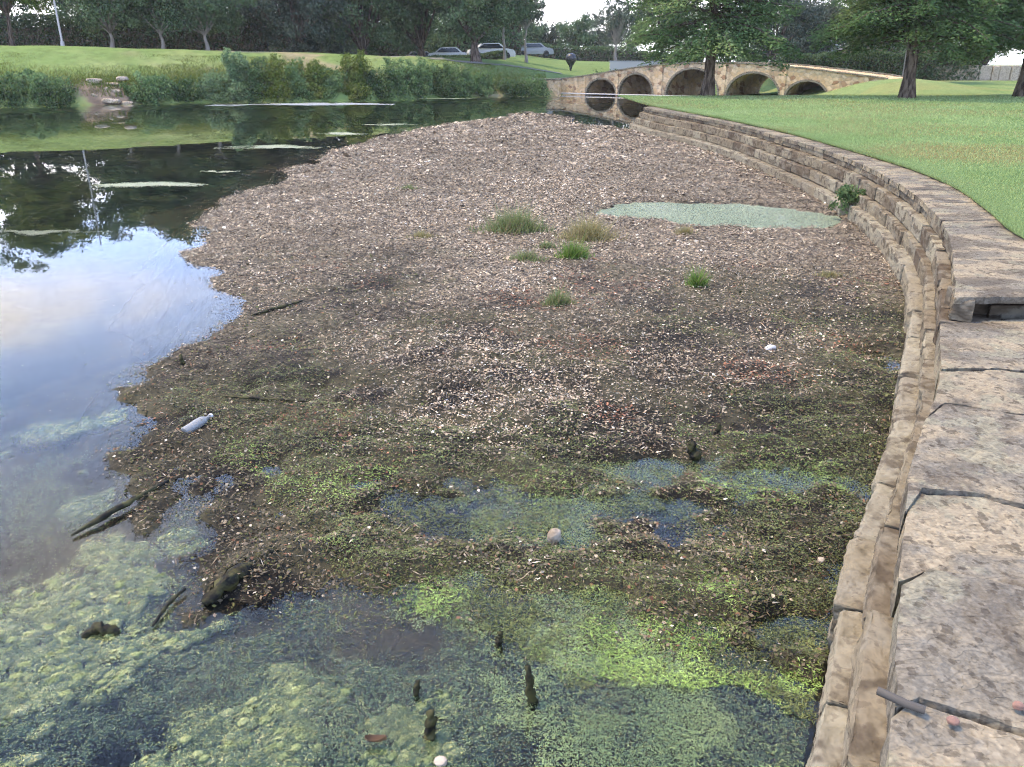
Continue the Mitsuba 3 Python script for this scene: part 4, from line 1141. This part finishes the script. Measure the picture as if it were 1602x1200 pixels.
# feathery weed in puffs under and at the surface, near left
r = rg(404)
cand = 60000
x, y = cone(cand, 1.4, 4.6, r)
ca, sa = math.cos(0.62), math.sin(0.62)
str_ = vfbm(np.stack([(x * ca + y * sa) * 2.2, (-x * sa + y * ca) * 4.0, 0 * x + 3.0], -1), 3, 71)
lim = 0.47 + 0.14 * sst(-0.95, -0.2, x + 0.35 * (y - 2.1)) + 0.10 * sst(2.9, 3.5, y) + 0.5 * sst(-0.25, 0.15, x + 0.2 * (y - 2)) + 0.5 * sst(-0.75, -0.45, x + 0.9 * (y - 2.75)) * (y > 2.3)
m = (str_ > lim) & (mud_z(x, y) < -0.03)
x, y = x[m], y[m]
px_, py_, pr_ = [], [], []
for a_, b_ in zip(x, y):
    rad_ = float(np.clip(r.lognormal(-3.45, 0.5), 0.012, 0.075))
    if all((a_ - c_) ** 2 + (b_ - d_) ** 2 > (0.56 * (rad_ + e_)) ** 2 for c_, d_, e_ in zip(px_, py_, pr_)):
        px_.append(a_); py_.append(b_); pr_.append(rad_)
    if len(px_) > 1700:
        break
cx, cy, rad = np.array(px_), np.array(py_), np.array(pr_)
nc = len(cx)
per = 300
n = nc * per
i = np.repeat(np.arange(nc), per)
o = unit(r.normal(size=(n, 3)))
o[:, 2] = np.abs(o[:, 2])
bump_ = 0.52 + 1.0 * vfbm(np.c_[o * 3.4 + np.c_[cx[i], cy[i], 0 * cx[i]] * 40], 3, 5)
sp = o * bump_[:, None] * np.stack([rad[i] * 1.25, rad[i] * 0.85, rad[i] * 0.75], 1)
dep = r.uniform(-0.012, 0.006, nc) - 0.03 * sst(2.7, 3.4, cy)
c = np.stack([cx[i] + sp[:, 0] * ca - sp[:, 1] * sa, cy[i] + sp[:, 0] * sa + sp[:, 1] * ca, sp[:, 2] - rad[i] * 0.8 + dep[i]], 1)
on = np.stack([o[:, 0] * ca - o[:, 1] * sa, o[:, 0] * sa + o[:, 1] * ca, o[:, 2] + 0.3], 1) + r.normal(0, 0.35, (n, 3))
a = np.cross(on, r.normal(size=(n, 3)))
b = unit(np.cross(unit(a), on))
WE = np.array([(0.18, 0.225, 0.105), (0.27, 0.315, 0.145), (0.37, 0.405, 0.19), (0.47, 0.48, 0.26)])
col = pick(WE, np.repeat(r.normal(0.45, 0.2, nc) - 0.25 * sst(-1.0, -0.3, cx), per) + r.normal(0, 0.15, n), r, 0.1)
v, f, cc = leaves(c, a, r.uniform(0.007, 0.016, n), r.uniform(0.004, 0.008, n), col, r, b)
add('water_weed', (v, f), 'weed_mat', 'pale yellow green feathery weed under the water surface at lower left', 'water weed', kind='stuff', color=cc)


r = rg(405)
x, y = cone(260000, 1.4, 4.2, r)
g = n2(x, y, 2.4, 74, 4) + 0.3 * (n2(x, y, 12.0, 75, 3) - 0.5)
mz = mud_z(x, y)
m = (g > 0.455 + r.normal(0, 0.045, len(x)) + 0.10 * sst(2.8, 3.8, y)) & (x < lip_x(y) - 0.02) & (mz < -0.015)
x, y, mz, g = x[m], y[m], mz[m], g[m]
n = len(x)
zz = -np.minimum(0.004 + 0.05 * sst(0.62, 0.40, g) + r.exponential(0.008, n), np.maximum(-mz, 0.004))
SW = np.array([(0.085, 0.125, 0.075), (0.135, 0.185, 0.10), (0.20, 0.25, 0.125), (0.28, 0.32, 0.17)])
col = pick(SW, n2(x, y, 3.0, 76, 3) + r.normal(0, 0.2, n), r, 0.15)
az = r.uniform(0, 2 * PI, n)
a = np.stack([np.cos(az), np.sin(az), r.normal(0, 0.15, n)], 1)
b = unit(np.cross(unit(a), np.stack([r.normal(0, .3, n), r.normal(0, .3, n), np.ones(n)], 1)))
v, f, cc = leaves(np.stack([x, y, zz], 1), a, r.uniform(0.006, 0.016, n), r.uniform(0.003, 0.007, n), col, r, b)
add('sunken_weed', (v, f), 'weed_mat', 'hazy blue green film of sunken weed in the shallow near water', 'water weed', kind='stuff', color=cc)


# scum rafts, the whitish streak and the duckweed pool
def flakes(x, y, size, pal, r_, z=0.003):
    n_ = len(x)
    az_ = r_.uniform(0, 2 * PI, n_)
    a_ = np.stack([np.cos(az_), np.sin(az_), r_.normal(0, 0.04, n_)], 1)
    b_ = np.stack([-np.sin(az_), np.cos(az_), r_.normal(0, 0.04, n_)], 1)
    s_ = size * r_.uniform(0.6, 1.5, n_)
    return leaves(np.stack([x, y, z + r_.uniform(0, 0.004, n_)], 1), a_, s_, s_ * r_.uniform(0.6, 1.0, n_), pick(pal, n2(x, y, 1.4, 91, 4) + r_.normal(0, 0.15, n_), r_, 0.06), r_, b_)


SCUM = np.array([(0.20, 0.235, 0.16), (0.27, 0.305, 0.22), (0.34, 0.37, 0.28)])
PALE_STREAK = np.array([(0.22, 0.25, 0.25), (0.29, 0.315, 0.32), (0.36, 0.385, 0.39)])  # pale flakes that draw the whitish streak on the far water
for x0, y0, rx, ry, sd, n_, sz_, pal_, lab in [
        (-6.55, 14.4, 1.05, 0.30, 1, 9000, 0.035, SCUM, 'large pale scum raft on the dark water at left'), (-6.1, 21.3, 1.15, 0.50, 2, 9000, 0.045, SCUM, 'long pale scum raft on the water beyond the large raft'),
        (-5.3, 25.6, 0.65, 0.5, 3, 3500, 0.05, SCUM, 'pale scum raft nearest the green reflection of the bank'), (-5.85, 16.3, 0.30, 0.16, 4, 1200, 0.035, SCUM, 'small scum raft between the two long rafts'),
        (-5.9, 10.15, 0.55, 0.20, 5, 2600, 0.025, SCUM * 0.6, 'thin grey scum raft nearest the left edge'), (-4.4, 29.5, 0.8, 0.5, 6, 3000, 0.055, SCUM, 'small far scum raft near the tip of the mud flat'),
        (-11.0, 44.6, 3.6, 1.7, 7, 26000, 0.10, PALE_STREAK, 'long whitish streak on the water below the far bank'), (-4.0, 52.2, 1.3, 0.5, 8, 2200, 0.10, SCUM, 'thin pale film by the far bank left of the bridge')]:
    r = rg(900 + sd)
    u, w_ = r.normal(0, 0.5, n_), r.normal(0, 0.42, n_)
    u, w_ = np.clip(u, -1.3, 1.3), w_ * (1 - 0.45 * np.abs(np.clip(u, -1, 1)))
    x, y = x0 + rx * u, y0 + ry * (w_ + 0.3 * np.sin(u * 2.6 + sd)) + 0.14 * rx * u * (sd == 7)
    dn = vfbm(np.stack([x * 2.2 / rx, y * 1.6 / ry, 0 * x + sd], -1), 4, sd)
    m = dn > 0.44 + 0.10 * (np.hypot(u, w_) - 0.6)
    m &= mud_z(x, y) < -0.03 if y0 < 35 else True
    v, f, cc = flakes(x[m], y[m], sz_, pal_, r)
    add('scum_raft', (v, f), 'weed_mat', lab, 'floating algae', 'scum rafts on the river', kind='stuff', color=cc)
r = rg(920)
x, y = r.uniform(0.9, 4.9, 260000), r.uniform(9.8, 13.0, 260000)
m = (sdist(POOL, x, y) > -0.45) & (mud_z(x, y) < -0.004) & (x < lip_x(y) - 0.02)
x, y = x[m], y[m]
m = r.uniform(size=len(x)) < 0.78 + 0.5 * (n2(x, y, 2.0, 93, 4) - 0.4)
v, f, cc = flakes(x[m], y[m], 0.014, np.array([(0.215, 0.27, 0.19), (0.255, 0.31, 0.225), (0.30, 0.35, 0.265)]), r)
add('duckweed_pool', (v, f), 'weed_mat', 'pale green pool of duckweed in the mud beside the wall', 'duckweed', kind='stuff', color=cc)

# ------------------------------------------------------------------ sticks, stubs, stones
def stick(key, pts, rad, label, cat, mat='wood_mat', wob=0.12, sd=1, n=14):
    p = spline(pts, n)
    rr = np.interp(np.linspace(0, 1, n), np.linspace(0, 1, len(rad)), rad)
    r_ = rg(sd)
    p = p + r_.normal(0, 0.12, p.shape) * rr[:, None]
    add(key, tube(p, rr, 7, wob, sd), mat, label, cat, smooth=True)


stick('stick', [(-2.0, 3.08, 0.015), (-1.88, 3.30, 0.03), (-1.75, 3.56, 0.03)], [0.006, 0.016, 0.014, 0.009], 'long dark stick lying across the algae at left', 'stick', sd=3)
stick('stick', [(-1.37, 2.46, 0.01), (-1.36, 2.58, 0.02), (-1.33, 2.68, 0.02)], [0.005, 0.009, 0.006], 'short thin dark stick left of the mossy log', 'stick', sd=4)
stick('stick', [(-2.2, 6.42, 0.03), (-2.0, 6.62, 0.05), (-1.86, 6.80, 0.05)], [0.008, 0.014, 0.008], 'grey stick at the left edge of the mud flat', 'stick', sd=5)
stick('stick', [(-1.83, 4.62, 0.05), (-1.5, 4.56, 0.055), (-1.28, 4.54, 0.05)], [0.006, 0.01, 0.006], 'brown twig lying near the pale plastic bottle', 'stick', sd=6)
stick('mossy_log', [(-1.22, 2.58, 0.02), (-1.13, 2.72, 0.06), (-1.02, 2.90, 0.06)], [0.02, 0.042, 0.034, 0.02], 'short dark mossy log in the algae at lower left', 'log', wob=0.25, sd=7)
stick('mossy_log', [(-1.62, 2.42, -0.01), (-1.56, 2.44, 0.015), (-1.49, 2.44, 0.0)], [0.012, 0.022, 0.012], 'small dark wood lump at the water near the lower left corner', 'log', wob=0.25, sd=8)
for i, (x, y, h, rd, dx, lab) in enumerate([
        (1.0, 3.84, 0.13, 0.030, -0.03, 'thick mossy stub in the algae right of centre'), (1.17, 4.12, 0.11, 0.014, 0.02, 'thin dark stub behind the thick mossy stub'), (0.07, 2.08, 0.17, 0.014, -0.02, 'tall thin pale tipped stub near the bottom centre'),
        (-0.05, 2.36, 0.07, 0.013, 0.01, 'short dark stub behind the tall thin stub'), (-0.26, 1.94, 0.11, 0.018, 0.0, 'mossy yellow green stub near the bottom edge'), (-0.33, 2.12, 0.06, 0.009, 0.01, 'tiny dark stub left of the mossy yellow green stub'),
        (-2.35, 5.3, 0.10, 0.012, -0.01, 'thin black stub at the left edge of the mud flat')]):
    stick('wood_stub', [(x, y, -0.05), (x + dx * 0.5, y, h * 0.42), (x + dx, y + 0.01, h * 0.85)], [rd * 1.5, rd * 0.9, rd * 1.05, rd * 0.65], lab, 'wood stub', wob=0.3, sd=20 + i)


def rock(key, x, y, z, s, mat, label, cat, sd, grp=None):
    m_ = trimesh.creation.icosphere(3, 1.0)
    v_ = np.array(m_.vertices)
    v_ = v_ * (0.72 + 0.56 * vfbm(v_ * 1.4 + sd, 4, sd))[:, None] * np.asarray(s) + [x, y, z]
    add(key, (v_, np.array(m_.faces)), mat, label, cat, grp, smooth=True)


rock('rock', 0.19, 3.05, 0.03, (0.032, 0.03, 0.036), 'pale_stone_mat', 'pale tan rock sitting in the near algae', 'rock', 3)
rock('rock', 1.91, 5.53, 0.045, (0.042, 0.035, 0.034), 'white_paint', 'small white stone on the mud near the wall', 'rock', 5)
rock('rock', -0.22, 1.83, 0.006, (0.022, 0.017, 0.012), 'pale_stone_mat', 'pale flat stone at the bottom edge of the picture', 'rock', 7)
rock('rock', 1.33, 2.88, 0.02, (0.016, 0.016, 0.012), 'pale_stone_mat', 'small pale stone in the algae beside the wall', 'rock', 9)
rock('rock', -1.02, 2.96, 0.04, (0.03, 0.022, 0.022), 'pale_stone_mat', 'brownish stone above the short mossy log', 'rock', 11)
for x, y, lab, cc_ in [(-0.43, 1.9, 'curled orange brown fallen leaf near the bottom edge', (0.13, 0.075, 0.04))]:
    gx, gy = np.meshgrid(np.linspace(-1, 1, 9), np.linspace(-1, 1, 7))
    wv = 0.012 * np.sqrt(np.clip(1 - gx ** 2, 0.02, 1))
    V = np.stack([x + gx * 0.034 + 0.3 * gy * wv, y + gy * wv, 0.014 + 0.016 * gy ** 2 + 0.008 * gx ** 2], -1)
    lk = 'leaf_colour_%d' % int(abs(x) * 100)
    flat(lk, cc_, 0.6)
    add('fallen_leaf', grid(V), lk, lab, 'leaf', smooth=True)
# plastic bottle
k = thing('plastic_bottle', 'crumpled pale plastic bottle lying in the algae at left', 'bottle')
pr = [(-0.10, 0.026), (-0.095, 0.032), (-0.05, 0.031), (0.0, 0.033), (0.04, 0.031), (0.065, 0.02), (0.075, 0.012), (0.095, 0.012)]
d = unit(np.array([0.08, 0.16, 0.02]))
add(f'{k}__body', tube([np.array([-1.85, 4.23, 0.035]) + d * a for a, _ in pr], [b for _, b in pr], 14, 0.03, 4), 'pale_plastic', smooth=True)
add(f'{k}__cap', tube([np.array([-1.85, 4.23, 0.035]) + d * a for a in (0.096, 0.115)], [0.014, 0.014], 12), 'white_paint')
stick('pipe_piece', [(0.90, 1.535, 0.565), (0.94, 1.50, 0.567), (0.985, 1.468, 0.565)], [0.011, 0.011], 'short grey pipe piece in the joint between the front slabs', 'pipe', 'pvc_grey', 0.0, 3, 4)
rock('brick_chip', 1.04, 1.435, 0.565, (0.014, 0.012, 0.010), 'brick_red', 'red brick chip on the joint of the front slabs, left one', 'brick chip', 13)
rock('brick_chip', 1.215, 1.475, 0.572, (0.013, 0.011, 0.010), 'brick_red', 'red brick chip at the right edge on the front slab', 'brick chip', 14)

# grass tufts on the flat
TF = [(0.03, 9.95, 0.42, 0.24, 900, 0, 'wide pale green grass tuft in the middle of the mud flat'), (0.91, 9.5, 0.36, 0.22, 700, 1, 'yellowish dry grass tuft right of the wide tuft'), (0.67, 8.49, 0.17, 0.17, 420, 2, 'small bright green grass tuft below the yellowish tuft'),
      (0.16, 8.4, 0.22, 0.09, 260, 0, 'low sparse tuft below the wide tuft'), (1.75, 7.29, 0.09, 0.15, 260, 2, 'single bright green tuft on the right of the mud flat'), (0.4, 6.7, 0.13, 0.11, 240, 0, 'low green tuft with a pale stone before it'),
      (2.12, 9.75, 0.13, 0.10, 160, 1, 'small faded tuft below the duckweed pool'), (-1.09, 9.56, 0.18, 0.07, 180, 1, 'faint low tuft left of the wide tuft'), (-1.74, 13.6, 0.2, 0.08, 120, 0, 'tiny far tuft on the left of the mud flat'), (3.16, 7.7, 0.2, 0.05, 160, 1, 'flat yellow patch of grass near the wall'),
      (0.4, 9.0, 0.13, 0.07, 140, 0, 'thin tuft between the wide and the bright tufts')]
TP = [np.array([(0.13, 0.17, 0.06), (0.20, 0.25, 0.10), (0.30, 0.33, 0.16)]), np.array([(0.24, 0.22, 0.09), (0.32, 0.29, 0.13), (0.42, 0.37, 0.19)]), np.array([(0.10, 0.18, 0.04), (0.165, 0.265, 0.06), (0.235, 0.34, 0.09)])]
for i, (x, y, R, h, n, p, lab) in enumerate(TF):
    r = rg(500 + i)
    n = int(n * 1.7)
    rr, th = R * np.minimum(np.abs(r.normal(0, 0.55, n)), 1.35), r.uniform(0, 2 * PI, n)
    bx, by = x + rr * np.cos(th), y + rr * np.sin(th) * 0.55
    b = np.stack([bx, by, mud_z(bx, by)], 1)
    dead = (r.uniform(size=n) < 0.16)[:, None]
    v, f, c = blades(b, h * r.lognormal(-0.12, 0.33, n) * (1.05 - 0.5 * rr / R), 0.010, 0.5, np.where(dead, np.array([0.30, 0.25, 0.15]), pick(TP[p], r.uniform(0, 1, n), r)), r)
    add('grass_tuft', (v, f), 'leaf_mat', lab, 'grass tuft', 'grass tufts on the mud flat', kind='stuff' if i in (3, 6, 7, 8, 9, 10) else None, color=c)

# plant growing from the gap in the wall's footing
k = thing('wall_plant', 'leafy green plant growing from the gap in the wall footing', 'plant')
r = rg(611)
lf, cs = clumped((4.58, 10.95, 0.30), (0.26, 0.2, 0.16), 26, 45, 0.05, G_BUSH, r, 0.6, 0.09, 0.9)
add(f'{k}__leaves', lf[:2], 'leaf_mat', color=lf[2])
vv, ff, _ = join([tube(np.linspace([4.72, 10.95, 0.02], cs[j], 4), [0.008, 0.006, 0.004, 0.002], 5) for j in range(10)])
add(f'{k}__stem', (vv, ff), 'wood_mat')

# ------------------------------------------------------------------ turf blades on the lawn
r = rg(701)
N = 480000
y = np.exp(r.uniform(math.log(6.0), math.log(36.0), N))
x = lawn_edge_x(y) + np.abs(r.uniform(-0.06, 1, N)) ** 1.25 * (1.05 * (0.93 * y + 0.7) - lawn_edge_x(y) + 2.0).clip(1.0)
x = np.where(r.uniform(size=N) < 0.2, lawn_edge_x(y) + r.exponential(0.10, N) - 0.07, x)
b = np.stack([x, y, lawn_z(x, y) - 0.006], 1)
dryp = np.maximum(0.5 * sst(0.50, 0.66, n2(x, y, 0.35, 77)), sst(1.2, 0.5, np.hypot((x - 7.6) / 2.3, (y - 12.6) / 1.9) + 0.7 * (n2(x, y, 1.3, 79) - 0.5)))
LP = np.array([(0.215, 0.305, 0.115), (0.275, 0.37, 0.145), (0.33, 0.42, 0.18), (0.39, 0.45, 0.21)])
col = pick(LP, n2(x, y, 0.8, 78) + r.normal(0, 0.15, N), r, 0.15)
col = np.where((r.uniform(size=N) < dryp * 0.55)[:, None], np.array([0.36, 0.31, 0.14]) * r.uniform(0.7, 1.2, (N, 1)), col)
v, f, c = blades(b, r.uniform(0.018, 0.045, N) * (0.8 + 0.03 * y), np.maximum(0.004, 0.0011 * y), 0.5, col, r)
add('lawn_grass', (v, f), 'leaf_mat', 'short turf blades of the lawn beside the stone path', 'grass', kind='stuff', color=c)

# bushes on the far side of the bridge, placed to keep light out of its arches
for i, (x, y, w, h, lab) in enumerate([(8.6, 66.6, 2.4, 1.5, 'low bush behind the leftmost bridge arches placed to darken them'), (13.2, 70.3, 2.6, 1.6, 'low bush behind the middle bridge arch placed to darken it')]):
    k = thing('bush', lab, 'bush')
    r = rg(820 + i)
    lf, cs = clumped((x, y, h * 0.5), (w, 1.0, h * 0.55), 80, 60, 0.16, G_BUSH * 0.8, r, 0.66, 0.4, 0.95)
    add(f'{k}__foliage', lf[:2], 'leaf_mat', color=lf[2])
    vv, ff, _ = join([tube(np.linspace([x, y, -0.3], cs[j], 4), [0.03, 0.025, 0.015, 0.008], 5) for j in range(6)])
    add(f'{k}__stem', (vv, ff), 'bark_mat')
